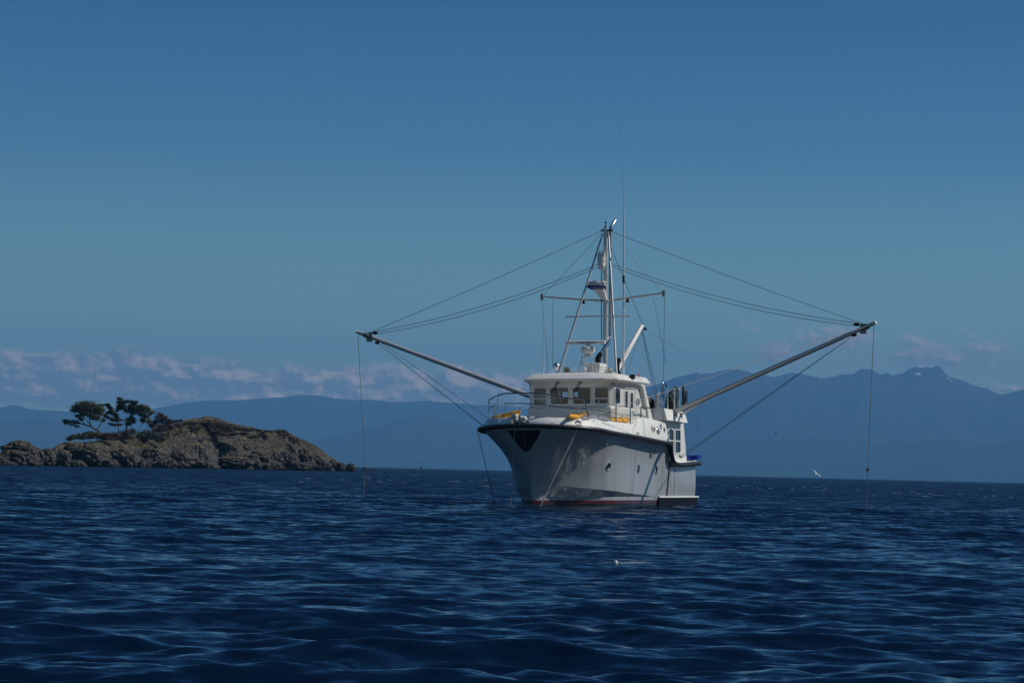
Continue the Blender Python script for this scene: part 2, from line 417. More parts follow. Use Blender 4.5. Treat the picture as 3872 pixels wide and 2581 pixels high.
# rubber guard along the sheer
for side in (1, -1):
    path = []
    tt = [(i / 60) ** 2 for i in range(61)] + [(q + 1.16) / (AEND + 1.16) for q in (9.25, 9.33, 9.4, 9.46, 9.5, 9.55, 9.65, 9.75, 9.87, 10., 10.15, 10.4)]
    for t in sorted(set(tt)):
        a = -1.16 + (AEND + .15 + 1.16) * t; z = zsheer(a); path.append(V(a, side * y_sheer(a + 1.16), z))
    rings = []
    for i, p in enumerate(path):
        tg = (path[min(i + 1, len(path) - 1)] - path[max(i - 1, 0)]).normalized()
        nrm = Vector((tg.y, -tg.x, 0)); nrm = nrm.normalized() * (1 if nrm.y * side >= 0 else -1)
        if i == 0: nrm = Vector((1, 0, 0)); tg = Vector((0, side, 0))
        bb = tg.cross(nrm).normalized() * (1 if tg.cross(nrm).z * 1 >= 0 else -1)
        if abs(bb.z) < .15: bb = Vector((1, 0, 0)) if bb.x > 0 else Vector((-1, 0, 0))
        bb = bb if (bb.z > .15 or bb.x > 0) else -bb
        th_ = .075 if p.x > -9 else .09
        rings.append([p + nrm * o + bb * h for o, h in ((-.05, -th_), (.06, -th_), (.115, -th_ * .55), (.125, 0), (.115, th_ * .55), (.07, th_), (-.05, th_))])
    MB().loft(rings).build('rub_rail', BLACKR, boat, 50)
MB().loft([[V(AEND + .05, y, z) for y, z in ((-2.15, 1.62), (-2.15, 1.79), (2.15, 1.79), (2.15, 1.62))], [V(AEND + .2, y, z) for y, z in ((-2.1, 1.62), (-2.1, 1.79), (2.1, 1.79), (2.1, 1.62))]]).build('stern_rub_rail', BLACKR, boat)

# white bulwark and raised topside
def ztop(a): return interp(a, [-1.2, -.9, 2.2, 5.2, 5.45, 5.95, 6.9, 8.2, 9.0, 9.32], [3.20, 3.17, 3.13, 3.07, 3.10, 3.33, 3.35, 3.29, 3.24, 3.20])
def inset(a): return interp(a, [-1.2, 0, 5, 9.3], [.22, .25, .20, .14])
def bul(side, y_start):
    rings = []
    tt = [(i / 50) ** 1.9 for i in range(51)]
    for t in tt:
        A = (9.32 + 1.16) * t
        y = y_sheer(A)
        if y < y_start: continue
        if not rings: A = next(q * .002 for q in range(2000) if y_sheer(q * .002) >= y_start); y = y_start
        a = A - 1.16; zb, zt, ins = zsheer(min(a, 9.24)) + .05, ztop(a), inset(a)
        yi = y_sheer(max(0, A - ins)) if A < 2.2 else y
        # inward shift along the plan normal
        c = Vector((2.3, 0)); pv = Vector((min(A, 2.3), y)) - c; nrm = (pv.normalized() if A < 2.3 else Vector((0, 1)))
        q0 = Vector((A, y)) - nrm * .03; q1 = Vector((A, y)) - nrm * ins; q2 = Vector((A, y)) - nrm * (ins + .10); q3 = q2
        rings.append([V(q.x - 1.16, side * q.y, z) for q, z in ((q0, zb), (Vector((A, y)) - nrm * (ins * .25), zb + .10), (q1, zt - .03), (Vector((A, y)) - nrm * (ins + .03), zt), (q2, zt), (q3, zb))])
    return MB().loft(rings)
bul(1, .22).build('bulwark', WHITE, boat, 35)
bul(-1, .55).build('bulwark', WHITE, boat, 35)
# curved fairing beside the anchor roller
MB().loft([[V(-1.02 + i * .03, .02 + .05 * i, 2.92), V(-1.0 + i * .03, .02 + .05 * i, 3.20 - .13 * math.sin(i / 6 * 3.14) ** .8 - .01 * i), V(-.94 + i * .03, .02 + .05 * i, 3.20 - .13 * math.sin(i / 6 * 3.14) ** .8 - .01 * i), V(-.94 + i * .03, .02 + .05 * i, 2.92)] for i in range(7)]).build('bow_fairing', WHITE, boat)
# foredeck and cockpit decks
rings = []
for i in range(41):
    A = .12 + (9.3 + 1.16 - .12) * (i / 40) ** 1.5; a = A - 1.16; y = max(.02, y_sheer(A) - inset(a) - .06)
    z = ztop(a) - .10
    if A < .6: z = 2.95
    rings.append([V(a + .12, -y, z), V(a + .12, -y * .5, z + .05), V(a + .12, 0, z + .06), V(a + .12, y * .5, z + .05), V(a + .12, y, z)])
MB().loft(rings, False, False).build('foredeck', WHITE, boat)
mb = MB(); mb.box((-13.75, -1.8, 1.20), (-9.3, 1.8, 1.25)); mb.box((-9.36, -2.05, 1.2), (-9.28, 2.05, 3.1)); mb.build('cockpit', WHITE, boat)
mb = MB()
for side in (1, -1):
    mb.loft([[V(a, side * (y_sheer(a + 1.16) - .02), zsheer(a) + .07), V(a, side * (y_sheer(a + 1.16) - .02), zsheer(a) + .10), V(a, side * (y_sheer(a + 1.16) - .30), zsheer(a) + .10), V(a, side * (y_sheer(a + 1.16) - .30), zsheer(a) + .07)] for a in (9.9, 10.2, 10.6, 11.2, 12, 13, 13.75)])
mb.box((-13.9, -2.1, 1.78), (-13.6, 2.1, 1.81)); mb.build('cap_rail', WHITE, boat)

# dark V shaped anchor guard on the stem: plates following the flare
def guard_plate(side):
    rings = []
    for i in range(9):
        z = 1.95 + (2.72 - 1.95) * i / 8; wmax = .02 + .62 * (i / 8) ** .75
        row = []
        for j in range(7):
            # walk along the waterline at this height from the stem
            A = 0; target = wmax * j / 6
            lo, hi = 0., 2.
            for _ in range(25):
                mid = (lo + hi) / 2
                if half(mid, z) < target: lo = mid
                else: hi = mid
            A = hi; row.append(V(stem(z) + A - .012, side * (half(A, z) + .008), z))
        rings.append(row)
    return MB().loft(rings, False, False)
gp = guard_plate(1); g2 = guard_plate(-1); gp.add(g2.v, g2.f)
gp.build('anchor_guard_plate', mat('dark_guard_plate', (.012, .018, .026), .4, var=.2), boat)

# portholes, vent, fittings on the hull side
def hull_frame(a, z, side=1, top=False):
    A = a - stem(z)
    if top:
        zb, zt = zsheer(a) + .05, ztop(a); f = (z - zb) / (zt - zb); A1 = a + 1.16; y1 = y_sheer(A1)
        n2 = (Vector((min(A1, 2.3), y1)) - Vector((2.3, 0))).normalized() if A1 < 2.3 else Vector((0, 1))
        q = Vector((A1, y1)) - n2 * (.03 + inset(a) * f * .93)
        return V(q.x - 1.16, side * q.y, z), Vector((-n2.x, side * n2.y, .35)).normalized()
    e = .05; p = V(a, side * half(A, z), z); px = V(a + e, side * half(a + e - stem(z), z), z); pz = V(a, side * half(a - stem(z + e), z + e), z + e)
    n = (px - p).cross(pz - p).normalized(); n = n if n.y * side > 0 else -n
    return p, n
for a, z in ((2.92, 1.49), (6.2, 1.42), (8.49, 1.39)):
    p, n = hull_frame(a, z)
    f = MB(); f.lathe([(.13, -.02), (.175, -.02), (.175, .02), (.155, .032), (.13, .02), (.13, -.02)], p, n, 24); fo = f.build('porthole', STEEL, boat)
    MB().lathe([(.135, -.03), (.135, .006)], p, n, 24).build('pane', PANE, fo)
p, n = hull_frame(7.79, 1.98); mb = MB()
for i in range(5): mb.box((p.x - .15, p.y - .02, p.z - .10 + i * .045), (p.x + .15, p.y + .03, p.z - .075 + i * .045))
mb.box((p.x - .17, p.y - .04, p.z - .13), (p.x + .17, p.y + .012, p.z + .13)); mb.build('hull_vent', GREYP, boat)
p, n = hull_frame(5.35, 2.72, 1, True); MB().box((p.x - .17, p.y - .05, p.z - .05), (p.x + .17, p.y + .03, p.z + .05)).build('scupper_plate', mat('cream_plate', (.42, .42, .36), .5), boat)
p, n = hull_frame(9.72, 1.2)
MB().tube([hull_frame(9.77 - .14 * (1 - zz_ / 1.6), zz_)[0] + Vector((0, .03, 0)) for zz_ in (1.60, 1.2, .8, .4)], .022).build('fender_rope', DARK, boat)
for q in (9.2, 10.6):
    MB().tube([hull_frame(q - .14 * (1 - zz_ / 1.6), zz_)[0] + Vector((0, .012, 0)) for zz_ in (1.55, 1.2, .8, .4)], .006).build('hull_seam', GREYP, boat)
# chrome hawse holes on the topside
def hawse(a, z, r, side=1):
    p, n = hull_frame(a, z, side, True)
    h = MB().lathe([(r * .62, 0), (r * .62, .03), (r * .8, .06), (r, .045), (r * 1.05, 0)], p - n * .005, n, 26).build('hawse_pipe', STEEL, boat)
    MB().lathe([(r * .66, 0), (r * .66, .012)], p, n, 20).build('hawse_opening', DARK, h)
hawse(-.26, 2.95, .13)
hawse(8.05, 2.90, .15)
for (a, z, sx, sz, mm) in ((8.55, 3.0, .05, .14, BLUE), (8.98, 2.97, .09, .05, DARK), (8.98, 2.89, .04, .05, DARK)):
    p, n = hull_frame(a, z, 1, True); MB().box((p.x - sx, p.y - .05, p.z - sz), (p.x + sx, p.y + .025, p.z + sz)).build('side_fitting', mm, boat)
p, n = hull_frame(7.45, 2.97, 1, True)
bx = Vector((-1, 0, 0)); by = Vector((0, -.33, 1)).normalized(); bz = bx.cross(by)
mt_ = Matrix((bx, by, bz)).transposed().to_4x4()
if bz.y < 0: mt_ = Matrix((bx, by, -bz)).transposed().to_4x4()
mt_.translation = p + Vector((0, .03, 0))
text_mesh('boat_name', '\u00c6gir', .30, LETG, mt_, boat, .006, .35, 1.0)
# rope groove sweeping down the topside
MB().tube([hull_frame(a, z, 1, True)[0] + Vector((0, .012, 0)) for a, z in ((-.1, 3.07), (.6, 3.06), (1.6, 3.02), (2.6, 2.93), (3.6, 2.80), (4.4, 2.67))], .012).build('topside_line', GREYP, boat)
MB().tube([hull_frame(a, z, 1, True)[0] + Vector((0, .012, 0)) for a, z in ((5.75, 3.2), (5.2, 2.95), (4.7, 2.67))], .008).build('topside_seam', GREYP, boat)

# ---------------- wheelhouse
ZB, ZT = 3.05, 4.66
PLAN = [(4.20, -1.42), (4.20, 1.42), (4.30, 1.56), (4.46, 1.62), (5.35, 1.68), (7.6, 1.70)]          # front then port side
def wall_panel(mb, p0, p1, cuts, n0=None):
    """vertical wall from p0 to p1 (a,y) with rectangular openings (u0,u1,z0,z1) in metres along it"""
    L = math.dist(p0, p1); us = sorted({0, L, *[c[0] for c in cuts], *[c[1] for c in cuts]}); zs_ = sorted({ZB, ZT, *[c[2] for c in cuts], *[c[3] for c in cuts]})
    pos = lambda u, z: V(p0[0] + (p1[0] - p0[0]) * u / L, p0[1] + (p1[1] - p0[1]) * u / L, z)
    for i in range(len(us) - 1):
        for j in range(len(zs_) - 1):
            uc, zc = (us[i] + us[i + 1]) / 2, (zs_[j] + zs_[j + 1]) / 2
            if any(c[0] < uc < c[1] and c[2] < zc < c[3] for c in cuts): continue
            mb.add([pos(us[i], zs_[j]), pos(us[i + 1], zs_[j]), pos(us[i + 1], zs_[j + 1]), pos(us[i], zs_[j + 1])], [(0, 1, 2, 3)])
def rrect(u0, u1, z0, z1, r, n=5):
    out = []
    for cx_, cz, a0 in ((u1 - r, z1 - r, 0), (u0 + r, z1 - r, 90), (u0 + r, z0 + r, 180), (u1 - r, z0 + r, 270)):
        for k in range(n + 1):
            t = R(a0 + 90 * k / n); out.append((cx_ + r * math.cos(t), cz + r * math.sin(t)))
    return out
def window(p0, p1, u0, u1, z0, z1, rad=.07, fr=.045, bar=None, fm=None, pane=None, outn=None, depth=.012):
    L = math.dist(p0, p1); d = Vector((p1[0] - p0[0], p1[1] - p0[1])) / L
    nn = Vector((-(d.y), -(-d.x), 0)) if False else None
    tx = (V(p1[0], p1[1], 0) - V(p0[0], p0[1], 0)).normalized(); nrm = tx.cross(Vector((0, 0, 1)))
    if outn is not None and nrm.dot(outn) < 0: nrm = -nrm
    pos = lambda u, z, o: V(p0[0] + d.x * u, p0[1] + d.y * u, z) + nrm * o
    o_ = rrect(u0 - fr, u1 + fr, z0 - fr, z1 + fr, rad + fr); i_ = rrect(u0 + .006, u1 - .006, z0 + .006, z1 - .006, rad)
    m_ = rrect(u0 - .004, u1 + .004, z0 - .004, z1 + .004, rad + .012)
    f = MB().loft([[pos(u, z, .002) for u, z in o_], [pos(u, z, depth + .008) for u, z in o_], [pos(u, z, depth + .012) for u, z in m_], [pos(u, z, -.012) for u, z in i_]], False)
    fo = f.build('window_frame', fm or CREAM, boat, 30)
    g = MB(); g.loft([[pos(u, z, .003) for u, z in i_], [pos(u, z, .0) for u, z in rrect(u0 + .022, u1 - .022, z0 + .022, z1 - .022, rad * .8)]], False); g.build('gasket', BLACKR, fo)
    g = MB(); g.add([pos(u, z, -.004) for u, z in i_], [tuple(range(len(i_)))]); g.build('pane', pane or GLASS, fo, 0)
    if bar is not None:
        a_, b_ = pos(u0, bar - .022, 0), pos(u1, bar + .022, 0)
        MB().hexa([pos(u0, bar - .022, -.006), pos(u1, bar - .022, -.006), pos(u1, bar - .022, .018), pos(u0, bar - .022, .018)],
                  [pos(u0, bar + .022, -.006), pos(u1, bar + .022, -.006), pos(u1, bar + .022, .018), pos(u0, bar + .022, .018)]).build('sash_bar', fm or CREAM, fo)
FRONTW = [(-1.45, -1.0, 3.82, 4.40, 4.01), (-.79, -.11, 3.82, 4.41, None), (.09, .76, 3.82, 4.41, None), (.95, 1.44, 3.83, 4.40, 4.01)]
body = MB()
yl = -1.60
FP0, FP1 = (4.20, yl), (4.20, 1.50)
wall_panel(body, FP0, FP1, [(w_[0] - yl, w_[1] - yl, w_[2], w_[3]) for w_ in FRONTW])
C0, C1 = (4.20, 1.50), (4.36, 1.64)
wall_panel(body, C0, C1, [])
S0, S1 = (4.36, 1.64), (7.75, 1.72)
SW = [(.05, .62, 3.82, 4.39), (1.22, 1.50, 3.70, 4.33), (1.85, 2.12, 3.66, 4.29)]
wall_panel(body, S0, S1, SW)
# starboard side mirrored, aft wall with an opening that lets the sky through
wall_panel(body, (4.36, -1.70), (7.75, -1.72), []); wall_panel(body, (4.20, -1.60), (4.36, -1.70), [])
wall_panel(body, (7.75, -1.72), (7.75, 1.72), [(.17, .80, 3.98, 4.40)])
wh = body.build('wheelhouse', CREAM, boat, 35)
fwd = Vector((1, 0, 0)); prt = Vector((0, 1, 0))
for w_ in FRONTW: window(FP0, FP1, w_[0] - yl, w_[1] - yl, w_[2], w_[3], bar=w_[4], outn=fwd)
for i, w_ in enumerate(SW): window(S0, S1, *w_, rad=.06 if i else .08, fr=.05 if i == 0 else .03, outn=prt, fm=WHITE, pane=GLASS if i == 0 else PANE)
# interior: floor, console, seats
mb = MB(); mb.box((-7.7, -1.68, 3.06), (-4.24, 1.68, 3.10)); mb.box((-5.0, -1.55, 3.1), (-4.30, 1.55, 3.80)); mb.box((-7.0, -1.1, 3.1), (-6.4, -.5, 4.15)); mb.box((-6.0, .35, 3.1), (-5.6, .85, 4.2)); mb.box((-7.70, -1.68, 4.52), (-4.24, 1.68, 4.60))
mb.build('cabin_interior', INNER, boat)
# moulded cream band and trunk cabin step below the windows
mb = MB(); mb.loft([[V(4.20 - o, -1.62 - o * .6, z), V(4.20 - o, 1.50 + o, z), V(4.34 - o * .4, 1.64 + o, z), V(7.75, 1.725 + o, z), V(7.9, 1.72 + o, z), V(7.9, -1.72, z)] for o, z in ((.10, 3.0), (.11, 3.3), (.10, 3.62), (.05, 3.70), (.004, 3.72))], True)
mb.build('cabin_trunk', CREAM, boat, 25)
# coved top and overhanging roof
def roof_ring(o, z, aft=8.1):
    return [V(4.20 - o, -1.45, z), V(4.30 - o, -1.62 - o * .45, z), V(4.55 - o * .6, -1.72 - o * .6, z), V(aft, -1.72 - o * .5, z), V(aft, 1.72 + o * .5, z), V(4.75, 1.70 + o * .75, z), V(4.40 - o * .7, 1.64 + o * .6, z), V(4.22 - o, 1.42, z), V(4.17 - o, .5, z), V(4.16 - o, -.4, z)]
MB().loft([roof_ring(.005, 4.44, 7.76), roof_ring(.03, 4.52, 7.76), roof_ring(.12, 4.60, 7.78), roof_ring(.20, 4.645, 7.8)], False).build('roof_cove', CREAM, boat, 50)
def rr(o, z, c=0):
    ring = roof_ring(o, z); return [p + Vector((0, 0, c * (1 - (p.y / 1.9) ** 2))) for p in ring]
MB().loft([rr(.18, 4.642), rr(.30, 4.665), rr(.335, 4.705), rr(.325, 4.74), rr(.06, 4.90, .01), rr(-.04, 4.93, .02), rr(-.8, 4.96, .06)], True).build('roof', WHITE, boat, 24)
# aft wings of the roof that slope down to the side deck
for side in (1, -1):
    y0 = side * 1.74
    q = [(5.9, 4.93), (7.25, 4.83), (7.42, 4.70), (8.55, 3.34), (8.05, 3.34), (7.95, 3.6), (7.35, 4.45), (7.15, 4.60), (5.9, 4.66)]
    MB().loft([[V(a, y0 - side * .12, z) for a, z in q], [V(a, y0 + side * .12, z) for a, z in q]]).build('roof_wing', WHITE, boat, 30)
MB().loft([[V(7.9, y, 3.3) for y in (-1.6, 1.6)], [V(7.92, y, 4.7) for y in (-1.6, 1.6)]], False, False).build('aft_bulkhead', INNER, boat) if False else None
# side door, handle, round mirror port, horn light
MB().tube([V(6.1, 1.77, 3.45), V(6.1, 1.80, 3.55), V(6.32, 1.80, 3.55)], .014).build('door_step_bracket', DARK, boat)
MB().tube([V(7.62, 1.76, 4.52), V(7.62, 1.82, 4.45), V(7.58, 1.82, 4.2), V(7.5, 1.78, 4.1)], .016).build('grab_rail', STEEL, boat)
mb = MB(); mb.lathe([(.13, 0), (.13, .04), (.10, .05)], V(7.05, 1.72, 3.98), (0, 1, 0), 20); mb.build('round_port', STEEL, boat)
# wipers
for y in (-.48, .41):
    mb = MB(); mb.tube([V(4.02, y, 4.62), V(4.14, y - .30, 4.22)], .012); mb.tube([V(4.02, y + .06, 4.62), V(4.14, y - .24, 4.24)], .010); mb.box((-4.06, y - .03, 4.60), (-3.99, y + .09, 4.64)); mb.tube([V(4.15, y - .33, 4.36), V(4.17, y - .24, 4.02)], .009)
    mb.build('wiper', DARK, boat)
mb = MB(); mb.box((-5.95, 1.80, 4.78), (-5.80, 1.96, 4.96)); mb.lathe([(.06, 0), (.075, .05)], V(5.80, 1.88, 4.87), (1, 0, 0), 12); mb.build('deck_floodlight', DARK, boat)

# ---------------- roof gear
mb = MB(); mb.lathe([(.05, 0), (.03, .05), (.03, .16)], V(5.0, -.86, 4.98), (0, 0, 1), 12)
mb.ball(V(5.0, -.86, 5.25), .145, n=12); mb.build('searchlight', STEEL, boat)
mb = MB(); mb.lathe([(.02, 0), (.04, .10), (.06, .16), (.13, .26), (.135, .27), (.10, .26), (.04, .12)], V(5.35, -.48, 5.10), (1, 0, .05), 20); mb.box((-5.55, -.53, 4.97), (-5.2, -.43, 5.04)); mb.build('loudhailer_horn', BEIGE, boat)
MB().tube([V(5.2, -.75, 5.0), V(5.3, -.4, 5.03), V(5.4, .1, 5.02), V(5.5, .3, 5.0)], .03).build('cable_bundle', DARK, boat)
for y, z, rr_ in ((.06, 5.02, .05), (.06, 5.12, .07), (.12, 5.2, .05)):
    pass
mb = MB(); mb.lathe([(.05, 0), (.02, .05), (.02, .12), (.07, .14), (.075, .20), (.0, .24)], V(5.5, .10, 4.99), (0, 0, 1), 14); mb.build('gps_antenna', WHITE, boat)
# stern locker box on the roof
def boxr(a0, a1, y0, y1, z, o): return [V(a0 - o, y0 - o, z), V(a0 - o, y1 + o, z), V(a1 + o, y1 + o, z), V(a1 + o, y0 - o, z)]
MB().loft([boxr(6.75, 7.55, -.24, .27, z, o) for z, o in ((4.95, 0), (5.22, 0), (5.22, .03), (5.28, .03), (5.28, 0), (5.31, 0), (5.31, .03), (5.36, .035), (5.44, .03), (5.46, 0))]).build('roof_locker', WHITE, boat, 30)
# open array radar on its four legged stand
rs = empty('radar_stand'); rs.parent = boat
RA = 6.2
mb = MB()
for sa in (-1, 1):
    for sy in (-1, 1):
        mb.tube([V(RA + sa * .16, sy * .17 + .0, 5.70), V(RA + sa * .28, sy * .30 + .0, 4.98)], .022)
mb.tube([V(RA - .2, -.21, 5.36), V(RA - .2, .21, 5.36)], .018); mb.tube([V(RA + .2, -.21, 5.36), V(RA + .2, .21, 5.36)], .018)
mb.box((-RA - .2, -.2, 5.68), (-RA + .2, .2, 5.71)); mb.build('stand_frame', ALU, rs)
mb = MB(); mb.lathe([(.12, 5.71), (.13, 5.77), (.24, 5.83), (.275, 5.92), (.25, 6.02), (.20, 6.06), (.10, 6.07), (.10, 6.15)], V(RA, 0, 0), (0, 0, 1), 24); mb.build('radar_pedestal', WHITE, rs)
bar_ring = lambda y, s: [V(RA - .07 * s, y, 6.15), V(RA - .085 * s, y, 6.20), V(RA - .08 * s, y, 6.26), V(RA - .03 * s, y, 6.285), V(RA + .06 * s, y, 6.28), V(RA + .08 * s, y, 6.22), V(RA + .05 * s, y, 6.15)]
ra = MB().loft([bar_ring(y, s) for y, s in ((-.87, .7), (-.85, 1), (.68, 1), (.70, .7))]).build('radar_scanner', WHITE, rs, 30)
mt2 = Matrix((Vector((0, 1, 0)), Vector((0, 0, 1)), Vector((1, 0, 0)))).transposed().to_4x4(); mt2.translation = V(RA - .088, -.05, 6.213)
text_mesh('lettering', 'FURUNO', .105, LETTER, mt2, ra, .004, 0, 1.75)
# whips
MB().tube([V(5.0, -1.38, 4.93), V(5.0, -1.38, 5.9), V(5.0, -1.36, 6.98)], [.028, .022, .006]).build('short_antenna', WHITE, boat)
MB().tube([V(5.8, .05, 4.95), V(5.8, .045, 6.95)], [.008, .004]).build('thin_whip', WHITE, boat)
MB().tube([V(8.0, .84, 4.86), V(8.05, .83, 8.74), V(8.05, .83, 11.1), V(8.05, .83, 11.3), V(8.05, .80, 14.75)], [.04, .032, .026, .018, .007]).build('tall_whip_antenna', WHITE, boat)
MB().lathe([(.05, 0), (.05, .25), (.035, .3)], V(8.05, .83, 8.60), (0, 0, 1), 10).build('antenna_clamp', DARK, boat)
mb = MB(); mb.lathe([(.10, 0), (.10, .28), (.07, .3), (.07, .62), (.12, .64), (.12, .78), (.05, .80)], V(8.0, .62, 4.9), (0, 0, 1), 14); mb.build('winch_motor', DARK, boat)
mb = MB(); mb.ball(V(7.6, .5, 5.05), .12, .12, .10); mb.ball(V(7.6, .42, 5.22), .10, .1, .08); mb.tube([V(7.6, .3, 5.5), V(7.62, .38, 5.6), V(7.6, .5, 5.5), V(7.6, .48, 5.25)], .015); mb.build('coiled_fender', BEIGE, boat)

# ---------------- mast
MA = 8.3
MB().tube([V(MA, .02, 4.6), V(MA, .02, 10.82)], .085, 16).build('mast', ALU, boat)
mb = MB(); mb.tube([V(MA, .02, 10.75), V(MA, .02, 10.92)], .03); mb.ball(V(MA, .02, 11.0), .045, n=8)
mb.box((-MA - .06, -.17, 10.66), (-MA + .06, .30, 10.72)); mb.box((-MA - .05, -.14, 10.50), (-MA + .05, .22, 10.54)); mb.build('mast_head', DARK, boat)
# exhaust stack beside the mast with polished elbow and tip
MB().tube([V(MA + .2, .14, 6.45), V(MA + .2, .14, 10.78)], .052, 12).build('exhaust_pipe', GALV, boat)
MB().tube([V(MA + .2, .14, 10.74), V(MA + .24, .17, 10.86), V(MA + .62, .20, 11.12)], [.06, .065, .065], 14).build('exhaust_tip', STEEL, boat)
MB().tube([V(MA + .15, .14, 6.55), V(MA + .05, .13, 6.35), V(MA - .1, .02, 6.12), V(MA - .2, -.10, 5.9)], [.07, .085, .07, .06], 14).build('exhaust_elbow', STEEL, boat)
MB().tube([V(MA - .2, -.10, 5.9), V(MA - .25, -.2, 5.7), V(MA - .25, -.22, 5.35)], [.09, .12, .12], 12).build('exhaust_lagging', CLOTH, boat)
# front struts
TR = [(V(8.25, -.11, 10.5), V(6.9, -.78, 8.05), V(6.05, -1.16, 4.93)), (V(8.25, .15, 10.55), V(7.1, .72, 7.5), V(6.05, 1.19, 4.93))]
for a_, b_, c_ in TR:
    MB().tube([a_, a_ + (c_ - a_) * .05, c_], [.02, .037, .045], 12).build('mast_strut', ALU, boat)
def on_strut(i, z): a_, _, c_ = TR[i]; t = (a_.z - z) / (a_.z - c_.z); return a_ + (c_ - a_) * t
l_, r2 = on_strut(0, 7.26), on_strut(1, 7.24); d_ = (r2 - l_).normalized()
MB().tube([l_ - d_ * .42 + Vector((.05, 0, 0)), r2 + d_ * .72 + Vector((.05, 0, 0))], .026, 8).build('antenna_crossbar', ALU, boat)
# spreader arms
for side in (-1, 1):
    base = V(MA, side * .06, 7.94); end = V(7.95, side * 2.48, 8.14 if side < 0 else 8.17)
    s_ = MB().tube([base, end], [.045, .035], 10).build('spreader', ALU, boat)
    e_ = MB(); e_.box((end.x - .04, end.y - .05, end.z - .13), (end.x + .04, end.y + .05, end.z + .10)); e_.build('spreader_end_plate', GALV, s_)
    m_ = MB(); q = base.lerp(end, .37 if side > 0 else .33); m_.lathe([(.02, 0), (.05, -.05), (.085, -.16), (.05, -.17)], q, (0, 0, 1), 12); m_.build('spreader_lamp', DARK, s_)
# satellite dome and small radome
MB().lathe([(.0, 0), (.08, .01), (.13, .08), (.145, .16), (.155, .17), (.145, .19), (.150, .38), (.16, .39), (.152, .41), (.152, .58), (.13, .68), (.08, .74), (.0, .76)], V(MA - .30, -.06, 9.11), (0, 0, 1), 24).build('satellite_dome', WHITE, boat)
MB().tube([V(MA - .30, -.06, 9.14), V(MA, .0, 9.05)], .03).build('dome_bracket', ALU, boat)
RC = V(MA - .42, -.22, 8.36)
rd = MB().lathe([(.30, .13), (.375, .15), (.385, .22), (.375, .28), (.33, .315), (.0, .33)], RC, (0, 0, 1), 32).build('radome', WHITE, boat, 35)
MB().lathe([(.0, 0), (.22, .0), (.35, .07), (.376, .10), (.376, .15)], RC, (0, 0, 1), 32).build('radome_base', NAVY, rd, 35)
MB().loft([[V(MA - .55, -.30, 8.36), V(MA - .3, -.30, 8.36), V(MA - .3, .1, 8.36), V(MA - .55, .1, 8.36)], [V(MA - .15, -.10, 7.98), V(MA - .02, -.10, 7.98), V(MA - .02, .10, 7.98), V(MA - .15, .10, 7.98)]]).build('radome_bracket', WHITE, boat)
for word, mid in (('NAVNET', -25), ('FURUNO', 62)):
    for i, ch in enumerate(word):
        an = R(mid + (i - 2.5) * 12.5)
        nrm = Vector((math.cos(an), math.sin(an), 0)); tx = Vector((-math.sin(an), math.cos(an), 0))
        mq = Matrix((tx, Vector((0, 0, 1)), nrm)).transposed().to_4x4(); mq.translation = RC + nrm * .384 + Vector((0, 0, .215))
        text_mesh('lettering', ch, .085, LETTER, mq, rd, .003, 0, 1.15)
# mast cables
MB().tube([V(MA - .08, -.12, 9.1), V(MA - .08, -.13, 8.0), V(MA - .1, -.10, 6.6), V(MA - .1, -.1, 6.2)], .018).build('mast_cable', DARK, boat)
# lifting boom
b0, b1 = V(9.3, 0, 5.0), V(13.15, 0, 7.26)
MB().tube([b0, b1], [.10, .085], 14).build('lifting_boom', WHITE, boat)
mb = MB(); mb.lathe([(.06, -.05), (.06, .05)], b1 + Vector((-.12, .1, -.12)), (0, 1, 0), 14); mb.build('boom_block', DARK, boat)
MB().lathe([(.05, -.04), (.05, .04)], b1 + Vector((.15, -.08, -.12)), (0, 1, 0), 14).build('boom_block', DARK, boat)

# ---------------- aft cabin, its overhanging sides, poles' hinges
mb = MB()
def acab(z, o=0): 
    aft = 12.95 - (z - 1.6) * .30
    return [V(9.34, -1.97 + o, z), V(9.34, 1.97 - o, z), V(aft, 1.97 - o, z), V(aft, -1.97 + o, z)]
mb.loft([acab(1.5), acab(3.2), acab(3.42)]); ac = mb.build('aft_cabin', WHITE, boat, 30)
A0, A1 = (9.34, 1.975), (13.0, 1.975)
for a0, a1 in ((10.35, 10.95), (11.22, 11.92)):
    window(A0, A1, a0 - 9.34, a1 - 9.34, 2.10, 2.99, rad=.05, fr=.055, bar=2.56, outn=prt, fm=WHITE, pane=PANE)
for side in (1, -1):
    t1, t2, c1, c2 = V(9.44, side * 2.05, 3.80), V(12.3, side * 2.05, 3.72), V(9.19, side * 2.25, 3.33), V(12.05, side * 2.25, 3.29)
    i1, i2, i3, i4 = V(9.44, side * 1.55, 3.80), V(12.3, side * 1.55, 3.72), V(9.19, side * 1.50, 3.33), V(12.05, side * 1.50, 3.29)
    MB().hexa([i3, c1, c2, i4], [i1, t1, t2, i2]).build('cockpit_roof_side', WHITE, boat, 20)
MB().box((-12.2, -1.55, 3.43), (-9.3, 1.55, 3.60)).build('cockpit_roof', WHITE, boat)
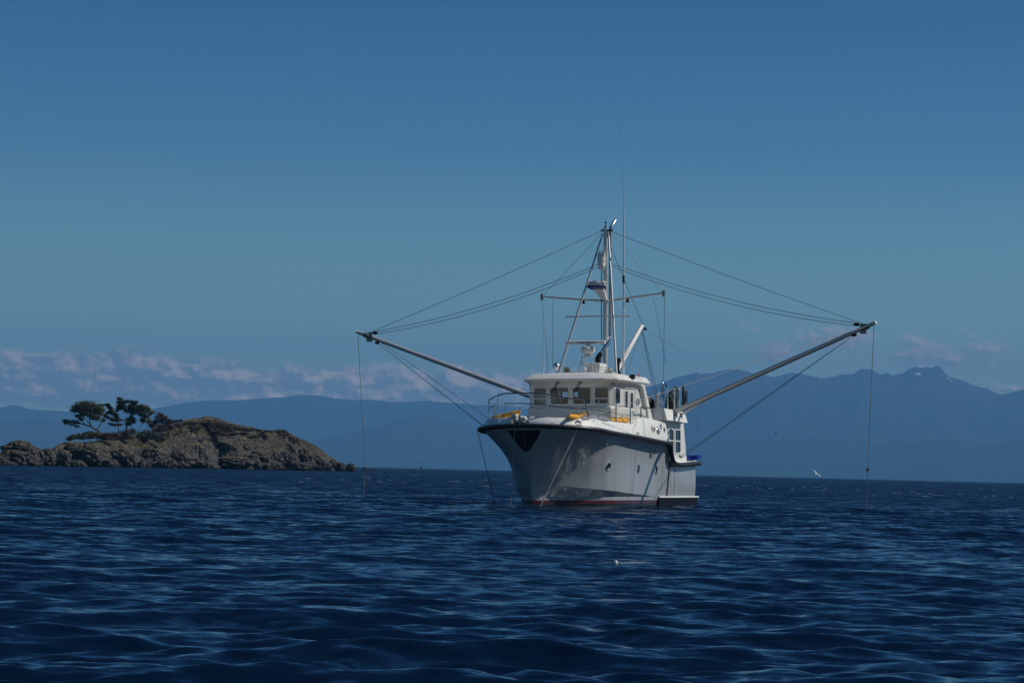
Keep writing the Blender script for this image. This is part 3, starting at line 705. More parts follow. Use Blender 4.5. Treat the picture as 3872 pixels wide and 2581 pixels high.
# trolling poles
for side in (1, -1):
    tip = V(8.55, side * 10.60, 6.93); base = V(10.75, side * 2.10, 3.70)
    ax = (tip - base); L = ax.length; ax.normalize()
    pl = MB().tube([base, base + ax * (L * .10), base + ax * (L * .45), base + ax * (L * .97), tip], [.09, .105, .10, .078, .06], 14).build('trolling_pole', ALU, boat)
    MB().tube([V(11.5, side * 2.12, 3.58), base + ax * 2.0], [.045, .04], 10).build('pole_brace', ALU, pl)
    MB().box((-10.85, side * 2.1 - .09, 3.30), (-10.65, side * 2.1 + .09, 3.80)).build('pole_hinge', GALV, boat)
    MB().box((-11.58, side * 2.12 - .06, 3.25), (-11.44, side * 2.12 + .06, 3.68)).build('pole_hinge', GALV, boat)
    c = MB(); c.lathe([(.062, 0), (.066, .02), (.066, .05)], tip - ax * .03, ax, 14); c.build('pole_cap', WHITE, pl)
    # collar with blocks
    k = tip - ax * .55; cm = MB(); cm.lathe([(.09, 0), (.11, .05), (.11, .3), (.09, .35)], k - ax * .1, ax, 12); cm.box((k.x - .03, k.y - .12, k.z - .22), (k.x + .03, k.y + .12, k.z + .16)); cm.build('pole_collar', GALV, pl)
    bl = k + Vector((0, -side * .25, .14)); MB().ball(bl, .05, .13, .07, n=8).build('pole_block', DARK, pl)
    bl2 = k + Vector((0, -side * .35, -.26)); MB().ball(bl2, .045, .11, .06, n=8).build('pole_block', DARK, pl)
    def sag(p, q, s, n=14): return [p.lerp(q, i / n) - Vector((0, 0, s * 4 * (i / n) * (1 - i / n))) for i in range(n + 1)]
    mt_top = V(MA, side * .16, 10.68); mt_mid = V(MA, side * .17, 9.42)
    MB().tube(sag(mt_top, k + Vector((0, 0, .16)), .06), .0095, 5).build('topping_lift', WIRE, boat)
    MB().tube(sag(mt_mid, bl + Vector((0, 0, .05)), .28), .0105, 5).build('topping_lift', WIRE, boat)
    MB().tube(sag(mt_mid - Vector((0, 0, .10)), bl - Vector((0, 0, .05)), .34), .0105, 5).build('topping_lift', WIRE, boat)
    # tag lines down to the hull
    if side > 0:
        for dz in (0, .09): MB().tube([bl2, V(11.05, 2.30, 1.98 - dz)], .0095, 5).build('pole_stay', WIRE, boat)
        MB().ball(V(10.95, 2.28, 1.95), .16, .06, .07, n=8).build('stay_block', GALV, boat)
        MB().tube([V(-.35, 1.93, 3.08), V(-.2, 2.0, 3.14), tip - ax * .25], [.014, .012, .012], 5).build('pole_fore_stay', ROPE, boat)
    else:
        for p_, dz in ((V(1.0, -2.32, 2.95), 0), (V(1.3, -2.32, 2.86), .0)): MB().tube([bl2, p_], .0095, 5).build('pole_stay', WIRE, boat)
        MB().tube([bl2 + Vector((0, .1, .05)), V(.55, -1.95, 3.2)], .011, 5).build('pole_fore_stay', ROPEG, boat)
    # stabiliser line: wire, shackle, chain, straight down into the sea
    up_l = (BOAT_M.inverted().to_3x3() @ Vector((0, 0, 1))).normalized()
    hp = tip + Vector((0, -side * .06, -.10))
    down = (hp - up_l * 5.35) + Vector((0, -side * (.45 if side < 0 else .15), 0))
    MB().tube([hp, down], .011, 5).build('stabiliser_wire', GALV, boat)
    rg = MB(); rg.lathe([(.05, -.012), (.068, 0), (.05, .012), (.04, 0), (.05, -.012)], down - Vector((0, 0, .06)), (1, 0, 0), 12); rg.build('shackle', GALV, boat)
    ch = MB(); n_l = 22; e = down - up_l * 1.9
    for i in range(n_l):
        p = (down - Vector((0, 0, .12))).lerp(e, i / n_l); q = (down - Vector((0, 0, .12))).lerp(e, (i + .9) / n_l)
        ch.tube([p, (p + q) / 2, q], [.012, .026 if i % 2 else .016, .012], 5)
    ch.build('stabiliser_chain', GALV, boat)
# shrouds from the spreaders and masthead
lines = [((8.3, -.12, 10.6), (8.0, -2.42, 8.2), WIRE, .009), ((8.3, .2, 10.6), (8.0, 2.42, 8.22), ROPE, .011),
         ((8.0, -2.50, 8.05), (8.6, -2.25, 3.2), WIRE, .009), ((8.0, -2.05, 8.05), (8.6, -2.25, 5.4), WIRE, .008),
         ((8.0, 2.50, 8.05), (8.8, 2.2, 3.3), WIRE, .010), ((8.0, 2.05, 8.05), (8.5, 2.40, 5.45), WIRE, .008),
         ((8.3, .2, 10.1), (13.1, .05, 7.3), WIRE, .012), ((8.3, .2, 9.1), (9.0, .3, 5.2), WIRE, .010),
         ((13.1, 0, 7.1), (12.6, .9, 3.7), WIRE, .016), ((13.1, .05, 7.1), (12.7, 1.0, 3.7), WIRE, .012), ((13.1, 0, 7.15), (9.4, .15, 5.3), WIRE, .009), ((13.1, 0, 7.0), (10.0, .3, 5.1), WIRE, .009),
         ((13.15, .05, 7.2), (13.6, 1.6, 6.2), WIRE, .006), ((5.1, -1.4, 4.95), (6.2, -1.9, 4.7), WIRE, .008)]
for p, q, m_, r in lines: MB().tube([V(*p), V(*q)], r * .8, 5).build('rigging_line', m_, boat)

# ---------------- deck rails
RAILS = []
def top_pt(a, side, h=0, off=0):
    A = a + 1.16; ins = inset(a) + .05
    c = Vector((2.3, 0)); y = y_sheer(A); nrm = ((Vector((min(A, 2.3), y)) - c).normalized() if A < 2.3 else Vector((0, 1)))
    q = Vector((A, y)) - nrm * (ins - off); return V(q.x - 1.16, side * q.y, ztop(a) + h)
mb = MB()
# pulpit hoop round the starboard bow and across to port
hi = [top_pt(a, -1, h) for a, h in ((.75, .0), (.72, .45), (.55, .62), (.1, .70), (-.45, .74), (-.72, .80))]
mb.tube(hi, .025, 8)
mb.tube([top_pt(.68, -1, .30), top_pt(.1, -1, .40), top_pt(-.5, -1, .44)], .019, 8)
top2 = [top_pt(-.72, -1, .80), top_pt(-.95, -1, .86), V(-1.0, .0, 4.03), top_pt(-1.02, 1, .82), top_pt(-.8, 1, .74), top_pt(-.3, 1, .68), top_pt(.15, 1, .66)]
mb.tube(top2, .025, 8)
mb.tube([top_pt(.15, 1, .66), top_pt(.45, 1, .05)], .025, 8)
mb.tube([top_pt(-.95, -1, .50), V(-1.0, .0, 3.66), top_pt(-1.0, 1, .42), top_pt(-.6, 1, .36), top_pt(.3, 1, .33)], .019, 8)
for a, s_, h in ((-.72, -1, .78), (-.98, 1, .80), (.75, -1, .6)):
    mb.tube([top_pt(a, s_, 0), top_pt(a, s_, h)], .027, 8)
mb.tube([top_pt(1.4, -1, 0), top_pt(1.4, -1, .62)], .024, 8)
for a in (2.6, 4.2, 5.8, 7.4): mb.tube([top_pt(a, -1, 0), top_pt(a, -1, .62)], .025, 8)
mb.tube([top_pt(a, -1, .60) for a in (.75, 1.4, 2.6, 4.2, 5.8, 7.4)], .007, 5)
for a in (1.35, 3.35, 5.05): mb.tube([top_pt(a, 1, -.02), top_pt(a, 1, .66)], .027, 8)
mb.tube([top_pt(.15, 1, .66), top_pt(1.35, 1, .64), top_pt(3.35, 1, .62), top_pt(5.05, 1, .62), top_pt(6.3, 1, .35)], .008, 5)
mb.tube([top_pt(.3, 1, .33), top_pt(1.35, 1, .33), top_pt(3.35, 1, .33), top_pt(5.05, 1, .33)], .008, 5)
mb.tube([top_pt(6.3, 1, .0), top_pt(6.35, 1, .40), top_pt(7.4, 1, .42), top_pt(7.75, 1, .36), top_pt(7.95, 1, 0)], .027, 8)
mb.tube([top_pt(7.0, 1, .0), top_pt(7.0, 1, .40)], .019, 8)
mb.build('deck_rail', mat('dark_stainless', (.30, .31, .33), .14, 1.), boat)
# anchor roller, windlass
mb = MB(); mb.box((.90, -.40, 2.9), (1.06, -.30, 3.22)); mb.box((.90, -.18, 2.9), (1.06, -.10, 3.18)); mb.lathe([(.07, -.06), (.05, 0), (.07, .06)], Vector((1.05, -.24, 3.02)), (0, 1, 0), 14)
mb.build('anchor_roller', GALV, boat)
MB().lathe([(.09, 0), (.10, .04), (.07, .08), (.07, .16), (.10, .2), (.08, .24)], V(-.55, -.30, 3.0), (0, 0, 1), 14).build('windlass_drum', GALV, boat)
MB().lathe([(.1, 0), (.12, .1), (.12, .2), (.06, .24)], V(-.5, .1, 3.0), (0, 0, 1), 14).build('windlass_drum', GALV, boat)
mb = MB(); mb.ball(V(-.85, -.05, 3.12), .12, .10, .10, n=8); mb.box((.72, -.52, 3.1), (.92, -.34, 3.30)); mb.build('roller_cheek', WHITE, boat)
# anchor chain, mooring bridle and slack bow line
inv = BOAT_M.inverted()
def to_water(a, y, dz=-.25): return V(a, y, dz)
c0, c1 = V(-1.24, -.26, 2.93), V(-1.45, -.34, -.2)
mb = MB(); nl = 46
for i in range(nl):
    p, q = c0.lerp(c1, i / nl), c0.lerp(c1, (i + .95) / nl); mb.tube([p, (p + q) / 2, q], [.010, .030 if i % 2 else .014, .010], 5)
mb.build('anchor_chain', GALV, boat)
hp, hn = hull_frame(-.26, 2.95, 1, True)
MB().tube([hp + hn * .01, hp + hn * .10 - Vector((0, 0, .08)), V(-1.35, .72, 0.0), V(-1.40, .64, -.3)], .018, 6).build('mooring_rope', ROPE, boat)
MB().tube([V(.72, -2.4, 2.7), V(1.2, -2.25, 1.4), V(1.68, -2.0, -.2)], .012, 5).build('bow_line', WIRE, boat)
MB().lathe([(.02, 0), (.03, .03), (.03, .12), (.02, .15)], V(1.64, -2.02, .0), (0, 0, 1), 8).build('line_float', BEIGE, boat)

# ---------------- gear on the aft roof: steel gantry with blocks and coils
def frame(pts, r, nm='gantry_frame', m_=STEEL): return MB().tube([V(*p) for p in pts], r, 8).build(nm, m_, boat)
frame([(9.55, 1.95, 3.2), (9.7, 1.9, 4.2), (9.8, 1.88, 4.72), (9.95, 1.88, 4.80), (10.2, 1.88, 4.78), (10.42, 1.9, 4.7), (10.45, 1.9, 3.8)], .03)
frame([(9.42, 1.9, 3.2), (9.55, 1.85, 4.1), (9.6, 1.85, 4.35)], .05)
frame([(9.7, 1.9, 4.2), (10.6, 1.9, 4.35), (11.4, 1.9, 4.25)], .018)
frame([(11.9, 1.75, 3.8), (11.9, 1.75, 4.70)], .03)
frame([(11.9, 1.75, 4.50), (12.7, 1.72, 4.60)], .02)
frame([(12.7, 1.72, 3.7), (12.72, 1.72, 4.62)], .030); frame([(12.5, 1.75, 3.7), (12.5, 1.75, 4.5), (12.7, 1.75, 4.6)], .018)
frame([(11.9, 1.7, 4.08), (13.1, 1.7, 4.12)], .018)
frame([(13.1, 1.75, 3.4), (13.1, 1.75, 4.75)], .04, 'davit_post', DARK); frame([(13.3, 1.72, 3.7), (13.3, 1.72, 4.7)], .025)
for p, r in (((9.8, 1.9, 4.76), .06), ((10.25, 1.9, 4.70), .061), ((11.9, 1.76, 4.72), .05), ((12.72, 1.72, 4.62), .06), ((13.1, 1.76, 4.78), .065)):
    o = MB().ball(V(*p), r, r * .6, r, n=8).build('gurdy_block', STEEL if r == .06 else DARK, boat)
for k, (a0, y0) in enumerate(((13.2, 1.78), (13.4, 1.80), (13.5, 1.74), (12.1, 1.8), (9.75, 1.9))):
    rnd = random.Random(k); mb = MB()
    for q in range(4):
        w_, h_ = .05 + .03 * q, .28 + .05 * rnd.random(); c_ = V(a0, y0, 4.36)
        mb.tube([c_ + Vector((w_ * math.cos(t_ * .7854), .02 * q - .03, h_ * math.sin(t_ * .7854))) for t_ in range(9)], .008, 5)
    mb.build('line_coil', WIRE, boat)
# flag staff
MB().tube([V(8.4, 1.3, 4.9), V(8.4, 1.3, 5.28)], .012).build('flag_staff', WHITE, boat)
MB().loft([[V(8.4, 1.31, 4.92), V(8.4, 1.31, 5.22)], [V(8.46, 1.345, 4.90), V(8.44, 1.33, 5.1)], [V(8.55, 1.37, 4.86), V(8.5, 1.35, 5.0)]], False, False).build('furled_flag', REDFLAG, boat)

# ------------------------------------------------------------------ things carried on the boat: top-level, placed through the boat's own frame
def carried(o): o.matrix_world = BOAT_M @ o.matrix_basis; return o
def kayak(L, wd, h, label, c, ang, tilt, group):
    """c = centre (local), built from lofted sections"""
    k = empty('kayak'); rings = []
    for i in range(17):
        t = i / 16 * 2 - 1; s_ = max(.03, 1 - abs(t) ** 2.4); x = t * L / 2
        rings.append([Vector((x, wd / 2 * s_ * math.cos(q), (h * (.35 + .65 * s_) / 2) * math.sin(q) + h * .32 * abs(t) ** 2)) for q in [j * math.pi / 7 for j in range(14)]])
    b_ = MB().loft(rings).build('kayak_hull', YEL, k)
    s2 = MB()
    for x in (-.28 * L, .05 * L, .25 * L):
        s_ = 1 - abs(2 * x / L) ** 2.4
        s2.tube([Vector((x, wd / 2 * s_ * math.cos(q) * 1.02, h * (.35 + .65 * s_) / 2 * math.sin(q) * 1.05 + h * .32 * abs(2 * x / L) ** 2)) for q in [j * math.pi / 8 for j in range(9)]], .012, 5)
    s2.tube([Vector((-.2 * L, .05, h * .5)), Vector((-.16 * L, .0, h * .62)), Vector((-.12 * L, -.04, h * .5))], .0105, 5)
    s2.build('strap', DARK, k)
    k.matrix_basis = Matrix.Translation(V(*c)) @ Matrix.Rotation(ang, 4, 'Z') @ Matrix.Rotation(tilt, 4, 'Y')
    carried(k); tag(k, label, 'kayak', group); return k
kayak(3.0, .62, .30, 'yellow kayak with black straps on the foredeck ahead of the wheelhouse windows', (.85, 1.42, 3.20), R(6), R(3), 'yellow kayaks on the foredeck')
kayak(2.6, .60, .26, 'yellow kayak lying along the port side deck behind the grey tarpaulin bundle', (4.25, 1.78, 3.16), R(-3), R(2), 'yellow kayaks on the foredeck')
kayak(1.35, .55, .32, 'orange yellow kayak end on the far side of the bow by the windlass', (.30, -1.15, 3.20), R(72), R(-10), 'yellow kayaks on the foredeck')
mb = MB(); rings = []
for i in range(15):
    t = i / 14; s_ = math.sin(math.pi * (t * .9 + .05)) ** .45
    rings.append([V(.15 + 2.9 * t, 1.72 + .12 * t + .30 * s_ * math.cos(q) + .03 * mnoise.noise(Vector((t * 6, q, 0))), 3.10 + max(-.04, .24 * s_ * math.sin(q) * (1 + .25 * mnoise.noise(Vector((t * 7, q * 2, 3)))))) for q in [j * math.pi / 8 for j in range(16)]])
o = mb.loft(rings).build('tarpaulin_bundle', TARP, None, 60); carried(o); tag(o, 'grey tarpaulin bundle lashed on deck between the yellow kayaks', 'tarpaulin')
# upright inflatable dinghy and black covered drum behind the wheelhouse
dg = empty('inflatable_dinghy')
tp = []
for i in range(15):
    t = i / 14 * math.pi; tp.append(V(9.35 + .16 * math.cos(t * 2), 1.35 + .04 * math.cos(t), 3.35 + .95 * math.sin(t * .5)))
MB().tube([V(10.6, 1.62, 3.45), V(10.3, 1.6, 3.62), V(10.15, 1.56, 3.9), V(10.25, 1.55, 4.15), V(10.5, 1.52, 4.34), V(10.75, 1.5, 4.1), V(10.8, 1.5, 3.5)], [.07, .10, .12, .12, .11, .10, .08], 10).build('inflatable_tube', SKIN_TUBE, dg)
MB().hexa([V(10.3, 1.50, 3.45), V(10.8, 1.48, 3.45), V(10.8, 1.43, 3.45), V(10.3, 1.45, 3.45)], [V(10.2, 1.52, 4.1), V(10.75, 1.49, 4.15), V(10.75, 1.44, 4.15), V(10.2, 1.47, 4.1)]).build('dinghy_floor', SKIN_TUBE, dg)
carried(dg); tag(dg, 'pale grey inflatable dinghy stowed upright beside the black cover', 'dinghy')
mb = MB(); rings = []
for i in range(13):
    z = 3.30 + .98 * i / 12; s_ = (1 - (i / 12) ** 3.2) ** .5
    rings.append([V(10.35 - .18 * (1 - i / 12) + .48 * s_ * math.cos(q) + .15 * i / 12, 1.12 + .32 * s_ * math.sin(q), z) for q in [j * math.pi / 9 for j in range(18)]])
o = mb.loft(rings).build('covered_drum', CLOTH, None, 60); carried(o); tag(o, 'tall rounded gear pile under a black cover behind the wheelhouse', 'covered gear')
cn = empty('liferaft_canister')
MB().lathe([(.02, 0), (.16, .02)] + [(.20 + (.015 if i % 2 else 0), .05 + i * .04) for i in range(16)] + [(.22, .68), (.15, .72)], V(10.1, 1.0, 3.62), (0, 0, 1), 18).build('canister_body', mat('cream_canister', (.62, .58, .50), .5, var=.1), cn)
MB().lathe([(.23, .70), (.23, .74), (.10, .75), (.10, .88), (.06, .90)], V(10.1, 1.0, 3.62), (0, 0, 1), 18).build('canister_lid', DARK, cn)
carried(cn); tag(cn, 'cream ribbed canister with black lid standing behind the wheelhouse', 'canister')
mb = MB(); rings = []
for i in range(13):
    t = i / 12; z = 3.72 + .86 * t; w_ = .30 * (1 - .35 * t ** 3) * (1 if i < 11 else .65 if i == 11 else .3)
    rings.append([V(12.25 + .42 * t * .3 + w_ * 1.25 * math.cos(q) * (1 + .08 * mnoise.noise(Vector((t * 5, q, 1)))), 1.5 + w_ * .8 * math.sin(q), z) for q in [j * math.pi / 8 for j in range(16)]])
mb.loft(rings); mb.tube([V(12.4, 1.55, 4.5), V(12.6, 1.55, 4.62), V(12.9, 1.57, 4.72)], [.10, .08, .06], 8); mb.tube([V(12.2, 1.55, 4.5), V(12.25, 1.55, 4.64), V(12.38, 1.55, 4.62), V(12.42, 1.55, 4.5)], .018, 6)
o = mb.build('covered_outboard', CLOTH, None, 60); carried(o); tag(o, 'upright black fabric cover tied over gear above the white cockpit roof side', 'covered gear')
bt = empty('fish_tray')
def wedge(a0, a1, a2, y0, y1, z0, z1): return MB().loft([[V(a0, y, z0), V(a1, y, z1), V(a2, y, z1), V(a2, y, z0)] for y in (y0, y1)])
wedge(12.9, 13.6, 14.55, 1.2, 1.75, 1.84, 1.99).build('tray_chute', mat('deep_blue_plastic', (.008, .03, .22), .4), bt)
MB().hexa([V(14.3, 1.5, 1.86), V(14.75, 1.5, 1.87), V(14.75, 2.0, 1.87), V(14.3, 2.0, 1.86)], [V(14.25, 1.5, 2.03), V(14.8, 1.5, 2.05), V(14.8, 2.05, 2.05), V(14.25, 2.05, 2.03)]).build('tray_bin', BLUE, bt)
MB().box((-14.7, 1.3, 1.74), (-13.8, 1.6, 1.85)).build('tray_bracket', DARK, bt)
carried(bt); tag(bt, 'bright blue plastic fish tray on the stern rail', 'tray')
exec_rest = True

# ------------------------------------------------------------------ placing far things: azimuth from the picture column, height from the row, at a real distance
def col_x(px, d): return (px - 1936.) / F_PX * d
def yh(px): return 1786. + .024 * (px - 2300.)
def row_z(px, py, d): return (yh(px) - py) / F_PX * d + CAM_H

# ------------------------------------------------------------------ rocky island
def vor(x, y, s, seed):
    """nearest and second nearest feature distance on a jittered grid, plus a random id"""
    X, Y = x / s, y / s; xi, yi = np.floor(X), np.floor(Y)
    f1 = np.full(X.shape, 9.); f2 = np.full(X.shape, 9.); idv = np.zeros(X.shape)
    for dx in (-1, 0, 1):
        for dy in (-1, 0, 1):
            cx_, cy_ = xi + dx, yi + dy
            h = np.sin(cx_ * 127.1 + cy_ * 311.7 + seed) * 43758.5453; rx = h - np.floor(h)
            h = np.sin(cx_ * 269.5 + cy_ * 183.3 + seed * 1.7) * 43758.5453; ry = h - np.floor(h)
            d = np.hypot(cx_ + rx - X, cy_ + ry - Y)
            c = d < f1; f2 = np.where(c, f1, np.minimum(f2, d)); idv = np.where(c, rx * 7 % 1, idv); f1 = np.where(c, d, f1)
    return f1, f2, idv
def vnoise(x, y, s, seed):
    X, Y = x / s, y / s; xi, yi = np.floor(X), np.floor(Y); fx, fy = X - xi, Y - yi; fx = fx * fx * (3 - 2 * fx); fy = fy * fy * (3 - 2 * fy)
    def h(a, b): q = np.sin(a * 127.1 + b * 311.7 + seed * 3.1) * 43758.5453; return q - np.floor(q)
    return (h(xi, yi) * (1 - fx) + h(xi + 1, yi) * fx) * (1 - fy) + (h(xi, yi + 1) * (1 - fx) + h(xi + 1, yi + 1) * fx) * fy
def fbm(x, y, s, seed, o=5, g=.5):
    a, t, n = 1., 0., 0.
    for i in range(o): n = n + a * (vnoise(x, y, s / 2 ** i, seed + i * 7) - .5); t += a; a *= g
    return n / t * 2
RIDGE = [(-400, 1745), (-200, 1735), (-90, 1722), (0, 1716), (12, 1712), (200, 1702), (240, 1676), (280, 1668), (340, 1672), (400, 1662), (470, 1655), (560, 1650), (620, 1636), (660, 1618), (690, 1602), (715, 1588), (735, 1586), (760, 1582), (785, 1576),
         (810, 1575), (835, 1584), (870, 1597), (940, 1613), (995, 1626), (1040, 1632), (1075, 1628), (1115, 1645), (1160, 1665), (1200, 1685), (1235, 1708), (1265, 1730), (1290, 1745), (1315, 1760), (1340, 1774), (1400, 1790)]
def shore_d(px): return 470. + (700. - 470.) * (px / 1350.)
def island_h(px, v):
    """height field used both for the mesh and for planting"""
    dd = shore_d(px) + v * 46.
    rpx = np.interp(px, [p[0] for p in RIDGE], [p[1] for p in RIDGE])
    dr_ = shore_d(px) + 22.
    rz = (yh(px) - rpx) / F_PX * dr_ + CAM_H
    prof = np.where(v < .5, np.clip(v / .5, 0, 1) ** .75, 1 - ((v - .5) / .5) ** 2 * 1.05)
    return dd, rz, prof
def build_island():
    pxs = np.linspace(-420, 1352, 1150); vs = np.linspace(-.06, 1, 210)
    PX, VV = np.meshgrid(pxs, vs, indexing='ij')
    dd, rz, prof = island_h(PX, np.clip(VV, 0, 1))
    dd = shore_d(PX) + VV * 46.
    X = col_x(PX, dd); Y = dd
    zb = rz * prof
    S = zb * 1.25 + (Y - shore_d(PX)) * .35
    wx = X + 2.2 * fbm(X, S, 7, 3) - .35 * S; ws = S + 1.3 * fbm(X, S, 6, 11) + .12 * X
    f1, f2, i1 = vor(wx / 1.9, ws, 3.6, 1.3); g1, g2, j1 = vor(wx / 1.5 + 3, ws, 1.55, 5.1); k1, k2, l1 = vor(wx / 1.2, ws, .62, 9.4)
    dome = lambda f, q: np.sqrt(np.clip(1 - (f / q) ** 2, 0, 1))
    low = np.clip(rz / 9., .25, 1); front = np.clip((.66 - VV) / .30, 0, 1)
    band = np.clip(1.25 - zb / 7.5 + np.clip((PX - 900) / 300, 0, .5), .55, 1)
    b1 = dome(f1, .80) * 1.9 * (.35 + .9 * i1); b2 = dome(g1, .78) * .85 * (.35 + j1); b3 = dome(k1, .8) * .30 * (.3 + l1)
    crack = -np.exp(-((f2 - f1) / .06) ** 2) * .8 - np.exp(-((g2 - g1) / .07) ** 2) * .4
    disp = (b1 + b2 + b3 + crack) * 1.25 * front * band * low + .45 * fbm(X, S, 2.4, 21) * front + .16 * fbm(X, S, .6, 31)
    z = zb + disp * .62 - .9 * low * front * band
    b2 = disp; b3 = 0
    edge = np.clip(VV / .10, -1, 1); z = np.where(VV < .10, z * np.maximum(edge, 0) + (np.minimum(edge, 0)) * 1.5 - .25 * (1 - np.maximum(edge, 0)), z)
    # keep the skyline where it stands
    ang = (z - CAM_H) / dd; lim = (rz - CAM_H) / (shore_d(PX) + 22.) + .0003
    z = np.where(ang > lim, CAM_H + lim * dd, z)
    Xo = X + .3 * fbm(X, z * 1.3 + 50, 2., 77) * front; Yo = Y - 1.25 * disp
    mt = bpy.data.materials.new('island_rock'); mt.use_nodes = True; T = NT(mt.node_tree); b = T.n['Principled BSDF']
    geo = T.node('ShaderNodeNewGeometry'); pos = geo.outputs['Position']; s = T.node('ShaderNodeSeparateXYZ'); T.l.new(pos, s.inputs[0])
    ns = T.node('ShaderNodeSeparateXYZ'); T.l.new(geo.outputs['Normal'], ns.inputs[0])
    n1 = T.noise(pos, .55, 8., .65); n2 = T.noise(pos, 2.6, 8., .7); n3 = T.noise(pos, .16, 4., .5)
    c = T.mix(T.ramp(n1, .35, .65), (.024, .024, .024), (.088, .088, .084)); c = T.mix(T.math('MULTIPLY', T.ramp(n2, .5, .72), .6), c, (.16, .155, .14))
    c = T.mix(T.math('MULTIPLY', T.ramp(T.noise(pos, 1.2, 5.), .55, .7), .45), c, (.085, .058, .038))
    gm = T.math('MULTIPLY', T.ramp(ns.outputs[2], .42, .70), T.ramp(T.math('ADD', s.outputs[2], T.math('MULTIPLY', n3, 6.)), 4.6, 6.6))
    gm = T.math('MULTIPLY', gm, T.ramp(T.noise(pos, .7, 5.), .36, .50))
    gc = T.mix(T.ramp(T.noise(pos, .9, 5.), .36, .56), (.22, .145, .055), (.028, .036, .014))
    c = T.mix(gm, c, gc)
    wet = T.ramp(T.math('ADD', s.outputs[2], T.math('MULTIPLY', n1, .6)), .35, 1.0)
    c = T.mix(wet, (.016, .015, .013), c)
    T.put(b.inputs['Base Color'], c); b.inputs['Roughness'].default_value = .85
    bn = T.node('ShaderNodeBump'); bn.inputs['Distance'].default_value = .45
    hh = T.math('MULTIPLY', n2, .45)
    dv = T.node('ShaderNodeVectorMath', operation='ADD'); nv = T.node('ShaderNodeTexNoise'); T.l.new(pos, nv.inputs['Vector']); nv.inputs['Scale'].default_value = .5; T.l.new(pos, dv.inputs[0]); T.l.new(nv.outputs[1], dv.inputs[1])
    for sc_, am_ in ((.42, .9), (1.25, .5)):
        vo = T.node('ShaderNodeTexVoronoi', feature='DISTANCE_TO_EDGE'); T.l.new(dv.outputs[0], vo.inputs['Vector']); vo.inputs['Scale'].default_value = sc_
        hh = T.math('ADD', hh, T.math('MULTIPLY', T.ramp(vo.outputs[0], 0., .12), am_))
    T.l.new(hh, bn.inputs['Height']); T.l.new(bn.outputs[0], b.inputs['Normal'])
    np_mesh('island', np.stack([Xo, Yo, z], -1).reshape(-1, 3), grid_faces(*PX.shape)[:, ::-1], mt)
    tag(bpy.data.objects['island'], kind='structure')
    return mt, (pxs, vs, Xo, Yo, z)
ROCKM, ISL = build_island()
def ground(px, v=.5):
    pxs, vs, X, Y, Z = ISL; i = int(np.argmin(abs(pxs - px))); j = int(np.argmin(abs(vs - v))); return Vector((X[i, j], Y[i, j], Z[i, j]))

def boulder(px, py_top, py_bot, wpx, label, seed, dv=-.0, group='loose boulders along the island shore', sq=.45):
    d = shore_d(px) + dv * 46.; zt = row_z(px, py_top, d); zb = -.8
    import bmesh
    bm = bmesh.new(); bmesh.ops.create_icosphere(bm, subdivisions=5, radius=1.)
    w_ = wpx / 2 / F_PX * d; h_ = (zt - zb) / 2
    for v in bm.verts:
        p = v.co.copy(); q = p * 1.1 + Vector((seed * 3.1, 0, 0))
        r = 1 + .26 * mnoise.fractal(q, .8, 2., 5); dd_ = mnoise.voronoi(q * 1.7)[0]; r -= .16 * math.exp(-((dd_[1] - dd_[0]) / .10) ** 2); r += .10 * mnoise.ridged_multi_fractal(q * 2.2, 1., 2.1, 4, .9, 2.) * .5
        e = Vector([math.copysign(abs(c) ** .8, c) for c in p]).normalized()
        v.co = Vector((e.x * w_ * r, e.y * w_ * .9 * r, e.z * h_ * (r if e.z < 0 else .7 + .3 * r)))
    me = bpy.data.meshes.new('boulder'); bm.to_mesh(me); bm.free(); me.materials.append(ROCKM)
    me.polygons.foreach_set('use_smooth', [True] * len(me.polygons))
    o = bpy.data.objects.new('boulder', me); COL.objects.link(o); o.location = (col_x(px, d), d, (zt + zb) / 2)
    tag(o, label, 'boulder', group)
boulder(88, 1664, 1760, 142, 'big domed grey boulder standing at the left end of the island', 1.)
boulder(75, 1700, 1762, 150, 'low broad boulder in front of the domed boulder', 2., -.10)
boulder(150, 1690, 1760, 60, 'small dark boulder wedged right of the domed boulder', 3., -.02)
boulder(190, 1694, 1764, 70, 'rounded boulder between the domed boulder and the big rock slab', 4., .02)
boulder(1272, 1735, 1778, 34, 'upright dark boulder at the foot of the right hand slope', 5., .1)
boulder(1300, 1746, 1780, 34, 'dark boulder second from the right tip of the island', 6., .0)
boulder(1338, 1750, 1780, 38, 'squat dark boulder at the right tip of the island', 7., -.1)
boulder(1002, 1632, 1700, 44, 'dark rounded boulder perched on the grassy slope', 8., .30)
boulder(10, 1722, 1762, 60, 'low rock at the far left edge of the shore', 9., -.05)
boulder(1400, 1775, 1785, 44, 'flat rock awash past the right tip of the island', 12., .0)

